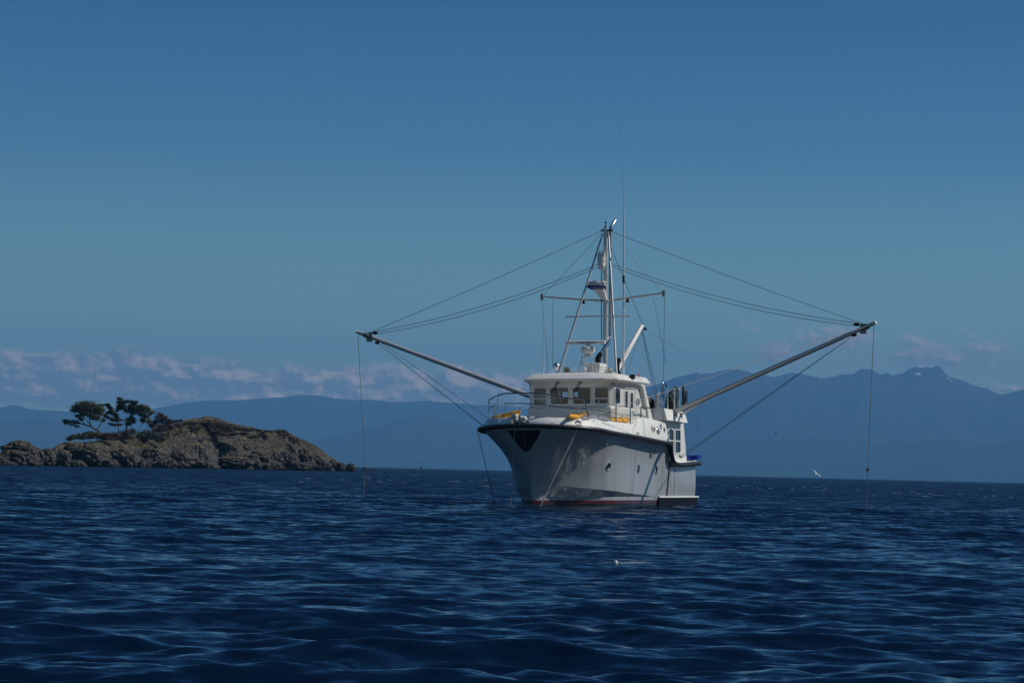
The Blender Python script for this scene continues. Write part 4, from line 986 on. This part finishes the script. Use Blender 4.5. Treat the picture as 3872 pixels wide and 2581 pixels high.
SHORE = [(330, 1676, 1760, 200, .02), (235, 1692, 1762, 95, 0), (470, 1694, 1765, 120, .0), (520, 1718, 1766, 85, -.06), (590, 1694, 1766, 125, .0), (640, 1730, 1768, 95, -.07), (560, 1746, 1768, 55, -.1), (690, 1702, 1768, 110, .0), (745, 1730, 1770, 125, -.06),
         (760, 1680, 1730, 80, .10), (850, 1670, 1728, 130, .12), (880, 1722, 1772, 175, -.03), (800, 1747, 1771, 60, -.09), (975, 1704, 1772, 120, .02), (1010, 1737, 1774, 150, -.06), (1080, 1704, 1772, 110, .02), (1120, 1742, 1776, 125, -.06), (1160, 1694, 1776, 80, .05),
         (1200, 1718, 1778, 80, .02), (1235, 1737, 1778, 60, .0), (950, 1684, 1715, 60, .16), (1100, 1672, 1712, 70, .16), (1180, 1744, 1778, 70, -.08), (420, 1732, 1764, 90, -.07), (300, 1738, 1763, 80, -.08), (40, 1742, 1762, 90, -.12), (1040, 1690, 1730, 60, .12), (700, 1746, 1770, 60, -.1)]
SHORE_LABELS = ["wide pale rock slab below the green bush and left of the leaning tree", "tall dark boulder at the left foot of the wide pale slab", "broad boulder straight below the thin wind bent fir", "low block on the waterline below the dark fir", "large boulder below the deep green broom bush", "waterline boulder in front of the dead stump", "small low stone on the waterline left of the dead stump", "big boulder between the dead stump and the bare red tree foot", "wide low boulder on the waterline below the bare red tree", "upper boulder just right of the bare red tree", "biggest upper block under the island summit", "longest low boulder on the waterline below the summit", "small waterline stone left of the longest low boulder", "big boulder under the perched boulder on the right slope", "wide low boulder on the waterline below the perched boulder", "big boulder below the red brown shoulder bush", "wide low boulder on the waterline below the red brown shoulder bush", "tall narrow boulder on the right slope below the rusty brush", "boulder low on the right slope just left of the upright dark boulder", "small waterline boulder next to the upright dark boulder", "small upper block left of the perched boulder", "upper block right under the red brown shoulder bush", "low waterline boulder below the tall narrow right slope boulder", "low waterline boulder below the leaning tree", "low waterline boulder in front of the wide pale slab", "flat low rocks in front of the domed boulder at the left shore", "upper block between the perched boulder and the shoulder bush", "small waterline stone left of the wide low boulder below the red tree"]
for i, (px_, t_, b_, w_, dv_) in enumerate(SHORE):
    boulder(px_, t_, b_, w_, SHORE_LABELS[i], 20. + i * 1.7, dv_, 'boulders packed along the island waterline')

# ------------------------------------------------------------------ plants
def leaf_mat(name, c1, c2):
    mt = bpy.data.materials.new(name); mt.use_nodes = True; T = NT(mt.node_tree); b = T.n['Principled BSDF']
    geo = T.node('ShaderNodeNewGeometry'); n = T.noise(geo.outputs['Position'], .9, 4.)
    T.put(b.inputs['Base Color'], T.mix(T.ramp(T.math('ADD', n, T.math('MULTIPLY', geo.outputs['Random Per Island'], .3)), .45, .85), c1, c2)); b.inputs['Roughness'].default_value = .55
    return mt
ARB = leaf_mat('arbutus_leaves', (.030, .050, .012), (.10, .11, .028)); FIR = leaf_mat('fir_needles', (.008, .020, .008), (.030, .055, .018))
BRN = leaf_mat('dry_brush', (.050, .032, .020), (.09, .05, .028)); GRN = leaf_mat('green_brush', (.020, .034, .010), (.06, .075, .022)); OLV = leaf_mat('olive_brush', (.030, .034, .014), (.085, .080, .035))
BARK = mat('arbutus_bark', (.10, .040, .022), .8, var=.3, vscale=2); BARKD = mat('fir_bark', (.040, .032, .026), .9, var=.3, vscale=2); BARKG = mat('bleached_wood', (.26, .24, .21), .85, var=.3, vscale=3, col2=(.05, .045, .04))
def leaves(name, clumps, n, size, m, parent, seed=0, flat=1.):
    """clumps: (centre, rx, ry, rz) ; n leaves in all, each a small bent quad"""
    rng = np.random.RandomState(seed); vol = np.array([c[1] * c[2] * c[3] for c in clumps]) ** .75; pr = vol / vol.sum()
    idx = rng.choice(len(clumps), n, p=pr); C = np.array([list(c[0]) for c in clumps])[idx]; S_ = np.array([[c[1], c[2], c[3]] for c in clumps])[idx]
    d = rng.normal(size=(n, 3)); d /= np.linalg.norm(d, axis=1)[:, None]; r = rng.uniform(.25, 1., n) ** .6
    P_ = C + d * r[:, None] * S_ * (1 + .38 * rng.normal(size=(n, 1)))
    u = rng.normal(size=(n, 3)); u[:, 2] *= flat; u /= np.linalg.norm(u, axis=1)[:, None]; v = np.cross(u, rng.normal(size=(n, 3))); v /= np.linalg.norm(v, axis=1)[:, None]
    s_ = size * rng.uniform(.5, 1.4, n)[:, None]
    Vt = np.stack([P_ - u * s_, P_ + v * s_ * .55, P_ + u * s_, P_ - v * s_ * .55], 1).reshape(-1, 3)
    F = np.arange(n * 4).reshape(-1, 4)
    return np_mesh(name, Vt, F, m, parent, False)
def wp(px, py, d, dy=0.): return Vector((col_x(px, d + dy), d + dy, row_z(px, py, d + dy)))
rnd = random.Random(5)
def limb(mb, pts, r0, r1, d, tw=.5):
    P_ = [wp(x, y, d, rnd.uniform(-tw, tw) if i else 0) for i, (x, y) in enumerate(pts)]
    Q = []
    for i in range(len(P_) - 1):
        for k in range(3): q = P_[i].lerp(P_[i + 1], k / 3); Q.append(q + Vector((rnd.uniform(-.05, .05), rnd.uniform(-.1, .1), rnd.uniform(-.05, .05))) if k else q)
    Q.append(P_[-1]); n = len(Q)
    mb.tube(Q, [r0 + (r1 - r0) * i / (n - 1) for i in range(n)], 6); return P_
def twigs(mb, a, targets, d, r=.035):
    for t in targets:
        q = a.lerp(t, .5) + Vector((rnd.uniform(-.3, .3), rnd.uniform(-.3, .3), rnd.uniform(-.25, .1)))
        mb.tube([a, q, t], [r, r * .6, r * .25], 4)
# --- arbutus (left tree)
DA = shore_d(380) + 22
t = empty('arbutus_tree', wp(388, 1636, DA)); tag(t, 'broad leaning red barked tree at the left of the island clump', 'tree', 'trees on the island')
t.location = (0, 0, 0)
mb = MB(); g = ground(388, .45)
TR_ = [((390, 1636), (372, 1624), (352, 1612), (335, 1608), (318, 1590), (306, 1577)), ((352, 1612), (348, 1588), (349, 1572), (352, 1553)), ((335, 1608), (310, 1600), (290, 1595), (262, 1594)), ((375, 1625), (388, 1606), (390, 1590), (381, 1575)), ((360, 1615), (345, 1600), (325, 1575), (310, 1556))]
ends = []
for i, q in enumerate(TR_): P_ = limb(mb, q, [.24, .14, .11, .12, .11][i], .05, DA); ends += P_[2:]
CL = []
for (x, y, w_, h_) in [(292, 1540, 12, 6), (305, 1532, 12, 7), (320, 1527, 14, 7), (335, 1527, 13, 8), (350, 1532, 14, 9), (330, 1543, 16, 9), (312, 1549, 14, 8), (350, 1550, 14, 9), (365, 1538, 12, 8), (378, 1545, 12, 8), (392, 1548, 8, 8), (372, 1558, 12, 8), (388, 1562, 9, 9), (295, 1552, 10, 6), (283, 1552, 7, 4),
                       (255, 1590, 9, 4), (268, 1595, 10, 4), (290, 1594, 9, 5), (300, 1598, 9, 4), (325, 1565, 12, 6), (345, 1570, 10, 6), (378, 1580, 8, 8), (362, 1580, 9, 7), (305, 1572, 10, 5), (400, 1588, 6, 7), (315, 1585, 8, 5), (258, 1600, 7, 3), (280, 1605, 8, 3), (300, 1612, 8, 3)]:
    k = DA / F_PX; CL.append((wp(x, y, DA, rnd.uniform(-2.2, 2.2)), w_ * k * 1.4, w_ * k * 1.6, h_ * k * 1.35))
for c in CL: a = min(ends, key=lambda e: (e - c[0]).length); twigs(mb, a, [c[0], c[0] + Vector((rnd.uniform(-.5, .5), 0, rnd.uniform(-.3, .3)))], DA)
mb.build('trunk', BARK, t); leaves('crown', CL, 15000, .14, ARB, t, 1)
# --- two wind-bent firs
def fir(name_label, trunk, boughs, cl, seed, D, rt=.15, nleaf=3000):
    t = empty('wind_bent_fir'); tag(t, name_label, 'tree', 'trees on the island'); mb = MB()
    limb(mb, trunk, rt, .05, D)
    CL = []
    for q in boughs: limb(mb, q, .06, .02, D, .9)
    k = D / F_PX
    for (x, y, w_, h_) in cl: CL.append((wp(x, y, D, rnd.uniform(-1.2, 1.2)), w_ * k * 1.3, w_ * k * 1.1, h_ * k * 1.3))
    mb.build('trunk', BARKD, t); leaves('crown', CL, nleaf * 4, .14, FIR, t, seed, .5)
fir('thin wind bent fir right beside the arbutus with ragged layered boughs', ((461, 1642), (456, 1612), (452, 1585), (446, 1560), (436, 1542), (420, 1533), (412, 1528)),
    (((412, 1528), (398, 1530), (385, 1534)), ((452, 1590), (430, 1582), (410, 1575)), ((455, 1605), (435, 1606), (420, 1600)), ((452, 1588), (470, 1589), (490, 1588))),
    [(414, 1532, 6, 6), (420, 1540, 7, 5), (428, 1546, 6, 4), (395, 1531, 8, 3), (378, 1534, 7, 4), (425, 1556, 8, 4), (435, 1562, 7, 5), (415, 1561, 7, 3), (445, 1570, 7, 6), (450, 1580, 7, 6), (425, 1581, 9, 3), (437, 1588, 9, 3), (412, 1575, 7, 3), (450, 1590, 9, 3), (440, 1606, 10, 3), (425, 1601, 7, 2), (460, 1605, 8, 3), (472, 1588, 9, 2), (405, 1570, 6, 3)], 2, shore_d(450) + 20, .12, 2200)
fir('tall dark fir with a flat swept top, highest tree on the island', ((482, 1636), (488, 1615), (494, 1595), (500, 1572), (502, 1558), (490, 1540), (470, 1520), (452, 1505)),
    (((500, 1560), (520, 1540), (540, 1530)), ((470, 1520), (485, 1510), (503, 1513)), ((488, 1615), (472, 1605)), ((495, 1590), (520, 1585))),
    [(455, 1506, 5, 4), (462, 1512, 7, 4), (456, 1520, 7, 4), (470, 1522, 9, 6), (462, 1533, 9, 5), (456, 1543, 8, 6), (470, 1540, 9, 6), (488, 1518, 9, 4), (505, 1520, 8, 5), (520, 1519, 7, 3), (512, 1530, 9, 5), (500, 1540, 10, 7), (488, 1552, 10, 6), (515, 1545, 10, 7), (528, 1540, 10, 6), (530, 1555, 9, 7), (545, 1550, 7, 8), (510, 1560, 9, 5), (540, 1565, 7, 7), (552, 1570, 5, 8), (505, 1580, 7, 8), (492, 1588, 7, 6), (512, 1590, 8, 8), (495, 1602, 9, 5), (535, 1535, 7, 3), (450, 1552, 5, 3)], 3, shore_d(500) + 22, .17, 4600)
# --- sparse brush trees and shrubs
def shrub(label, spots, m, n, size, stems=None, name='shrub', group='shrubs on the island', bm_=BARKD, v=.45, seed=0, cat='shrub'):
    t = empty(name); tag(t, label, cat, group); mb = MB(); D = shore_d(spots[0][0]) + 46 * v; k = D / F_PX
    CL = [(wp(x, y, D, rnd.uniform(-1.5, 1.5)), w_ * k * 1.15, w_ * k * 1.3, h_ * k * 1.2) for x, y, w_, h_ in spots]
    for st in (stems or [((spots[0][0], spots[0][1] + spots[0][3] * 1.6), (spots[0][0] + 2, spots[0][1]))]):
        P_ = limb(mb, st, .07, .025, D)
        for c in CL:
            a = min(P_, key=lambda e: (e - c[0]).length); twigs(mb, a, [c[0]], D, .03)
    mb.build('stem', bm_, t); leaves('foliage', CL, int(n * 2.2), size * 1.35, m, t, seed + 20)
shrub('sparse grey tree with see-through crown right of the dark fir', [(545, 1535, 9, 6), (560, 1540, 8, 6), (570, 1548, 8, 6), (555, 1555, 8, 7), (540, 1548, 6, 5), (575, 1562, 8, 6), (562, 1575, 9, 7), (585, 1558, 6, 5), (548, 1588, 10, 7), (570, 1592, 10, 7)], ARB, 1500, .11, [((528, 1632), (545, 1605), (552, 1580), (556, 1550)), ((545, 1605), (565, 1585), (575, 1560))], 'sparse_tree', 'trees on the island', BARKG, .5, 1, 'tree')
shrub('low brown topped tree sloping away right of the sparse grey tree', [(612, 1565, 8, 5), (620, 1572, 10, 6), (605, 1578, 9, 6), (632, 1580, 10, 6), (645, 1590, 10, 6), (618, 1590, 11, 8), (598, 1595, 10, 8), (640, 1602, 12, 6), (660, 1596, 9, 5), (585, 1608, 12, 8), (676, 1592, 8, 4), (690, 1590, 7, 4)], BRN, 2200, .11, [((600, 1640), (608, 1610), (614, 1580)), ((625, 1640), (635, 1612), (648, 1590))], 'sparse_tree', 'trees on the island', BARKD, .5, 2, 'tree')
shrub('reddish brown brush on the slope below the low brown tree', [(600, 1625, 16, 8), (630, 1622, 16, 8), (655, 1615, 15, 8), (680, 1608, 14, 7), (620, 1612, 14, 7)], BRN, 2600, .10, None, 'shrub', seed=3, v=.46)
shrub('green bush at the left end of the vegetation', [(275, 1658, 10, 5), (290, 1652, 12, 6), (310, 1648, 12, 6), (330, 1645, 12, 6)], GRN, 2200, .10, seed=4, v=.40)
shrub('grey green bush at the foot of the leaning tree', [(345, 1640, 12, 6), (362, 1640, 12, 7), (380, 1642, 12, 6), (350, 1652, 14, 5), (320, 1656, 14, 4)], OLV, 2400, .10, seed=5, v=.42)
shrub('brownish scrub under the thin fir', [(405, 1645, 14, 7), (425, 1645, 14, 7), (448, 1646, 14, 7), (410, 1656, 16, 5), (440, 1658, 16, 5), (385, 1654, 12, 5)], BRN, 2600, .10, seed=6, v=.40)
shrub('olive scrub below the dark fir', [(470, 1640, 12, 7), (490, 1636, 12, 8), (510, 1632, 12, 8), (480, 1652, 14, 6), (505, 1652, 14, 6)], OLV, 2600, .10, seed=7, v=.42)
shrub('deep green broom bush left of the dead stump', [(540, 1645, 14, 9), (560, 1640, 15, 10), (580, 1645, 15, 10), (600, 1650, 14, 9), (625, 1655, 14, 9), (555, 1662, 14, 6), (612, 1664, 13, 6)], GRN, 4200, .10, seed=8, v=.40)
shrub('deep green broom bush right of the dead stump', [(660, 1650, 12, 9), (678, 1648, 12, 9), (672, 1664, 14, 7), (690, 1662, 10, 6)], GRN, 2600, .10, seed=9, v=.40)
shrub('dark green mat of brush just under the island summit', [(760, 1602, 18, 6), (790, 1598, 20, 6), (820, 1600, 20, 6), (850, 1608, 22, 7), (880, 1612, 20, 7), (800, 1612, 22, 7), (835, 1622, 22, 6), (910, 1620, 20, 6), (940, 1625, 16, 5), (870, 1628, 20, 5)], OLV, 5600, .10, seed=10, v=.42)
shrub('dark red brown bush on the right shoulder of the island', [(1060, 1632, 13, 6), (1078, 1634, 14, 7), (1092, 1642, 12, 6), (1070, 1645, 14, 6)], BRN, 2400, .10, seed=11, v=.45)
shrub('thin scrub along the skyline between the summit and the red brown bush', [(965, 1622, 12, 3), (985, 1626, 12, 3), (1015, 1630, 12, 3), (1035, 1630, 12, 3), (963, 1616, 3, 3)], OLV, 900, .09, seed=12, v=.46)
shrub('dark olive brush spread over the summit left of the mat', [(715, 1604, 14, 6), (735, 1600, 14, 6), (725, 1616, 16, 7), (750, 1618, 16, 7), (700, 1620, 14, 7), (740, 1632, 16, 6)], OLV, 2600, .10, seed=13, v=.40)
shrub('brown heathery scrub on the slope under the green mat', [(780, 1632, 18, 5), (815, 1636, 18, 5), (850, 1642, 18, 5), (890, 1642, 16, 5), (930, 1640, 16, 5), (760, 1645, 14, 5)], BRN, 2600, .09, seed=14, v=.34)
shrub('low green scrub on the ledge above the central boulders', [(740, 1660, 14, 5), (765, 1664, 12, 4), (960, 1652, 14, 4), (985, 1648, 12, 4)], GRN, 1500, .09, seed=15, v=.30)
shrub('rusty brush patches on the right slope', [(1110, 1656, 12, 5), (1130, 1664, 12, 5), (1020, 1648, 14, 4), (1045, 1656, 12, 4)], BRN, 1500, .09, seed=16, v=.38)
# dead stump and bare red tree
DS = shore_d(655) + 14
mb = MB(); mb.tube([wp(661, 1686, DS), wp(655, 1662, DS), wp(650, 1645, DS), wp(647, 1632, DS)], [.42, .38, .33, .22], 9); mb.tube([wp(652, 1650, DS), wp(657, 1645, DS), wp(660, 1648, DS)], [.08, .05, .02], 5)
o = mb.build('dead_stump', BARKG); tag(o, 'thick bleached dead trunk leaning among the green bushes', 'stump')
DB = shore_d(715) + 12; mb = MB(); P_ = limb(mb, ((712, 1668), (716, 1655), (717, 1640), (715, 1622)), .14, .04, DB)
for q in (((716, 1655), (726, 1648), (738, 1640)), ((714, 1660), (708, 1648), (706, 1630)), ((717, 1645), (724, 1630), (730, 1618)), ((726, 1648), (732, 1636), (741, 1626)), ((717, 1640), (709, 1625), (704, 1612))): limb(mb, q, .05, .015, DB)
o = mb.build('bare_red_tree', BARK); tag(o, 'bare branching tree with red bark above the rock ledges', 'tree', 'trees on the island')
# dry grass
def grass():
    rng = np.random.RandomState(3); pxs, vs, X, Y, Z = ISL; n = 9000
    out = []
    i = rng.randint(0, len(pxs), n * 6); j = rng.randint(int(.2 * len(vs)), int(.52 * len(vs)), n * 6)
    px = pxs[i]; nz = fbm(X[i, j], Y[i, j], 6., 55); keep = (Z[i, j] > 3.0) & (nz > -.02) & (px > 330) & (px < 1230); i, j = i[keep][:n], j[keep][:n]
    b = np.stack([X[i, j], Y[i, j], Z[i, j] - .05], -1); m_ = len(b); h = rng.uniform(.15, .45, m_)
    lean = rng.normal(0, .12, (m_, 2)); w_ = rng.uniform(.02, .05, m_)
    Vt = np.stack([b + np.stack([-w_, 0 * w_, 0 * w_], -1), b + np.stack([w_, 0 * w_, 0 * w_], -1), b + np.stack([lean[:, 0], lean[:, 1], h], -1)], 1).reshape(-1, 3)
    o = np_mesh('dry_grass', Vt, np.arange(m_ * 3).reshape(-1, 3), leaf_mat('dry_grass_blades', (.16, .11, .04), (.32, .21, .08)), None, False)
    tag(o, 'dry yellow grass between the island rocks', 'grass', kind='stuff')
grass()

# ------------------------------------------------------------------ mountains
def mountain_mat(name, snow_spots, green=(.030, .045, .028), rock=(.06, .062, .06), zrock=800):
    mt = bpy.data.materials.new(name); mt.use_nodes = True; T = NT(mt.node_tree); b = T.n['Principled BSDF']
    geo = T.node('ShaderNodeNewGeometry'); pos = geo.outputs['Position']; s = T.node('ShaderNodeSeparateXYZ'); T.l.new(pos, s.inputs[0])
    n = T.noise(pos, .0016, 8., .6)
    c = T.mix(T.ramp(T.math('ADD', s.outputs[2], T.math('MULTIPLY', n, 500.)), zrock, zrock + 300), green, rock)
    snow = None
    for (x, z, sx, sz) in snow_spots:
        e = T.math('ADD', T.math('POWER', T.math('DIVIDE', T.math('SUBTRACT', s.outputs[0], x), sx * 1.5), 2.), T.math('POWER', T.math('DIVIDE', T.math('SUBTRACT', s.outputs[2], z), sz * 1.3), 2.))
        q = T.math('SUBTRACT', 1., e); snow = q if snow is None else T.math('MAXIMUM', snow, q)
    if snow is not None:
        k = T.ramp(T.math('ADD', T.math('MAXIMUM', snow, -1.), T.math('MULTIPLY', T.math('SUBTRACT', T.noise(pos, .012, 5., .7), .5), 3.4)), .30, .42)
        c = T.mix(k, c, (.75, .75, .78))
    T.put(b.inputs['Base Color'], c); b.inputs['Roughness'].default_value = 1.; b.inputs['Specular IOR Level'].default_value = .0
    return mt
def mountains(name, prof, dist, depth, m, rough=1., nx=700, ny=90, seed=0, x0=None, x1=None):
    xs = np.linspace(prof[0][0], prof[-1][0], nx); vs = np.linspace(0, 1, ny)
    PXg, VG = np.meshgrid(xs, vs, indexing='ij'); D = dist + (VG - .62) * depth
    py = np.interp(PXg, [p[0] for p in prof], [p[1] for p in prof])
    pk = np.interp(xs, [p[0] for p in prof], [p[1] for p in prof]); kk = np.hanning(121); kk /= kk.sum()
    sm = np.convolve(np.pad(pk, 60, mode='edge'), kk, 'valid')[:, None]
    cw = np.exp(-((VG - .62) / .045) ** 2); py = (sm + 7) * (1 - cw) + py * cw
    X = col_x(PXg, D); top = (yh(PXg) - py) / F_PX * dist + CAM_H
    sh = np.where(VG < .62, (VG / .62) ** 1.15, 1 - ((VG - .62) / .38) ** 1.4)
    rid = 1 - np.abs(fbm(X, D, dist * .05, seed, 6, .55)) * 2.2
    detail = fbm(X, D, dist * .012, seed + 9, 5, .6)
    z = top * sh * (1 - .28 * (1 - rid) * (1 - sh) * 2.) + top * .035 * rough * detail * (.3 + .7 * sh) + top * .014 * cw * rough * fbm(X, D, dist * .0035, seed + 20, 4, .6) - 25
    gul = fbm(X + .4 * D, D * .6, dist * .03, seed + 4, 5, .6); z += top * .09 * gul * np.sin(np.pi * np.clip(sh, 0, 1)) 
    o = np_mesh(name, np.stack([X, D, z], -1).reshape(-1, 3), grid_faces(nx, ny)[:, ::-1], m); tag(o, kind='structure'); return o
DM = 24000.
def ms(px, py, w_, h_, d=DM): return (col_x(px, d), row_z(px, py, d), w_ / F_PX * d, h_ / F_PX * d)
right = [(2250, 1560), (2380, 1490), (2440, 1455), (2480, 1442), (2520, 1425), (2560, 1410), (2600, 1402), (2640, 1396), (2690, 1393), (2702, 1397), (2720, 1390), (2750, 1386), (2800, 1386), (2830, 1394), (2850, 1403), (2900, 1405), (2930, 1412), (2960, 1408), (2990, 1401), (3030, 1400), (3060, 1402), (3090, 1409),
         (3120, 1412), (3160, 1411), (3200, 1405), (3235, 1401), (3250, 1388), (3262, 1384), (3280, 1384), (3290, 1383), (3305, 1386), (3320, 1394), (3335, 1402), (3350, 1396), (3362, 1395), (3375, 1404), (3385, 1404), (3392, 1398), (3400, 1400), (3408, 1397), (3418, 1400), (3435, 1386), (3450, 1380), (3470, 1372), (3500, 1372), (3520, 1370),
         (3550, 1371), (3562, 1380), (3580, 1398), (3600, 1408), (3640, 1422), (3680, 1442), (3730, 1458), (3770, 1478), (3785, 1481), (3820, 1475), (3872, 1460), (3950, 1450), (4060, 1440), (4300, 1470), (4700, 1500)]
mountains('mountain_range', right, DM, 9000., mountain_mat('mountain_range_surface', [ms(3482, 1384, 20, 6), ms(3516, 1383, 12, 6), ms(3586, 1408, 6, 9), ms(3458, 1417, 8, 5), ms(3580, 1430, 3, 5), ms(3580, 1443, 3, 4), ms(3618, 1414, 6, 3), ms(3050, 1403, 8, 3), ms(2985, 1403, 8, 3), ms(3110, 1426, 8, 4)]), seed=2)
foot = [(2250, 1700), (2500, 1672), (2750, 1640), (2950, 1650), (3100, 1642), (3250, 1662), (3450, 1660), (3560, 1648), (3650, 1652), (3750, 1668), (3872, 1650), (4100, 1640), (4600, 1660)]
mountains('foothills', foot, 19000., 4500., mountain_mat('foothill_surface', []), .5, seed=8)
leftr = [(-900, 1540), (-500, 1560), (-200, 1545), (-60, 1540), (0, 1532), (20, 1530), (50, 1522), (75, 1520), (110, 1534), (160, 1540), (260, 1545), (400, 1545), (560, 1535), (620, 1528), (700, 1514), (800, 1502), (900, 1500), (1000, 1494), (1060, 1494), (1110, 1489), (1150, 1484), (1185, 1484), (1230, 1488), (1270, 1494), (1330, 1499), (1400, 1500), (1500, 1512), (1620, 1506), (1720, 1512), (1850, 1520), (2050, 1540), (2300, 1580), (2700, 1640)]
mountains('far_mountain_range', leftr, 26500., 7000., mountain_mat('far_range_surface', [ms(1175, 1490, 7, 4, 26500.), ms(1232, 1494, 6, 4, 26500.), ms(1275, 1492, 5, 4, 26500.), ms(1340, 1500, 8, 3, 26500.), ms(10, 1532, 5, 3, 26500.)]), .7, seed=5)
midh = [(-900, 1570), (-300, 1572), (0, 1578), (60, 1576), (150, 1568), (260, 1578), (380, 1592), (560, 1610), (800, 1640), (1050, 1655), (1200, 1648), (1330, 1625), (1450, 1595), (1540, 1566), (1590, 1556), (1640, 1560), (1700, 1575), (1800, 1596), (1950, 1610), (2200, 1650), (2600, 1680)]
mountains('near_hills', midh, 21000., 5000., mountain_mat('near_hill_surface', []), .5, seed=12)

# ------------------------------------------------------------------ small things
# gull in flight low over the water
DG = 260.
gu = empty('gull'); gc_ = Vector((col_x(3097, DG), DG, row_z(3097, 1791, DG)))
WG = mat('gull_white', (.75, .75, .75), .7); 
rings = [[Vector((x, r * math.cos(q), r * .85 * math.sin(q) + z)) for q in [j * math.pi / 5 for j in range(10)]] for x, r, z in ((-.22, .01, .0), (-.14, .03, 0), (-.02, .055, 0), (.08, .05, .005), (.14, .032, .015), (.19, .03, .02), (.22, .012, .012), (.25, .003, .005))]
MB().loft(rings).build('bird_body', WG, gu)
for s_ in (1, -1):
    MB().loft([[Vector((x0, s_ * y, z)), Vector((x0 - .03, s_ * y, z + .012)), Vector((x1, s_ * y, z))] for y, z, x0, x1 in ((.03, .02, .08, -.07), (.20, .12, .09, -.05), (.38, .13, .05, -.05), (.55, .06, -.03, -.06))]).build('wing', WG, gu)
gu.matrix_world = Matrix.Translation(gc_) @ Matrix.Rotation(R(60), 4, 'Z') @ Matrix.Rotation(R(38), 4, 'X')
tag(gu, 'white gull flying low over the water right of the boat', 'gull')
DK = 300.; bk = empty('dark_bird'); MB().ball((0, 0, 0), .16, .06, .05, n=6).build('bird_body', DARK, bk)
for s_ in (1, -1): MB().loft([[Vector((x0, s_ * y, z)), Vector((x0 - .03, s_ * y, z + .01)), Vector((x1, s_ * y, z))] for y, z, x0, x1 in ((.03, .0, .06, -.05), (.15, .07, .05, -.03), (.26, .02, -.02, -.04))]).build('wing', DARK, bk)
bk.matrix_world = Matrix.Translation((col_x(2941, DK), DK, row_z(2941, 1639, DK))) @ Matrix.Rotation(R(20), 4, 'Z'); tag(bk, 'tiny dark bird in front of the mountain right of the boat', 'bird')
# white float near the camera side
DF = CAM_H / ((2147 - yh(2347)) / F_PX)
mb = MB(); mb.ball((0, 0, .0), .030, .030, .036, n=8); mb.tube([(0, 0, -.02), (0, 0, -.2)], .012)
o = mb.build('white_float', mat('float_white', (.7, .72, .75), .4), loc=(col_x(2347, DF), DF, .075)); tag(o, 'tiny white float bobbing on the open water in front of the boat', 'float')
# distant sail near the horizon
DSL = 2600.; sb = empty('distant_sailboat')
MB().loft([[Vector((x, w_ * math.cos(q), .5 + .5 * math.sin(q))) for q in [j * math.pi / 4 for j in range(8)]] for x, w_ in ((-1.6, .1), (-1, .6), (.6, .7), (1.8, .05))]).build('sailboat_hull', DARK, sb)
MB().loft([[Vector((x0, 0, z)), Vector(((x0 + x1) / 2, .1, z)), Vector((x1, 0, z))] for x0, x1, z in ((-1.1, .4, .9), (-.5, .6, 2.3), (.4, .7, 3.9))]).build('sail', CLOTH, sb)
sb.matrix_world = Matrix.Translation((col_x(1605, DSL), DSL, .1)) @ Matrix.Rotation(R(15), 4, 'Z'); tag(sb, 'tiny dark sailboat on the horizon between the island and the boat', 'sailboat')
# whitecaps
def foam():
    rng = np.random.RandomState(9); mb = MB()
    for k in range(90):
        px = rng.uniform(1380, 3872) if k < 75 else rng.uniform(900, 2600); d = 1 / rng.uniform(1 / 900., 1 / 190.)
        if px < 1400 and d > 400: continue
        x, y = col_x(px, d), d; L = rng.uniform(.2, .8) * (1.8 if rng.rand() < .15 else 1)
        if 2000 < px < 2700 and d < 130: continue
        n = 7; rings = []
        for i in range(n):
            t = i / (n - 1); s_ = math.sin(math.pi * (t * .94 + .03)) * rng.uniform(.5, 1.)
            rings.append([(x + (t - .5) * L, y + .10 * s_ * math.cos(q) + rng.uniform(-.03, .03), .05 + .02 * s_ + .03 * s_ * math.sin(q)) for q in (0, 1.57, 3.14, 4.71)])
        mb.loft(rings)
    o = mb.build('sea_foam', mat('foam', (.22, .26, .30), .9)); tag(o, 'scattered small whitecaps on the far water', 'foam', kind='stuff')
foam()

# ------------------------------------------------------------------ haze
def haze():
    mb = MB(); mb.box((-26000, -1500, -40), (26000, 33000, 1500)); o = mb.build('haze', None, None, 0) if False else None
    me = bpy.data.meshes.new('haze'); me.from_pydata(mb.v, [], mb.f); o = bpy.data.objects.new('haze', me); COL.objects.link(o)
    mt = bpy.data.materials.new('haze_air'); mt.use_nodes = True; T = NT(mt.node_tree)
    for n in list(T.n):
        if n.type == 'BSDF_PRINCIPLED': T.n.remove(n)
    v = T.node('ShaderNodeVolumePrincipled'); v.inputs['Color'].default_value = (.185, .515, 1.0, 1); v.inputs['Density'].default_value = 6.2e-5; v.inputs['Anisotropy'].default_value = .0
    out = [n for n in T.n if n.type == 'OUTPUT_MATERIAL'][0]; T.l.new(v.outputs[0], out.inputs['Volume'])
    me.materials.append(mt); mt.cycles.homogeneous_volume = True
    tag(o, 'thin blue haze filling the air over the water', 'haze', kind='stuff')
haze()
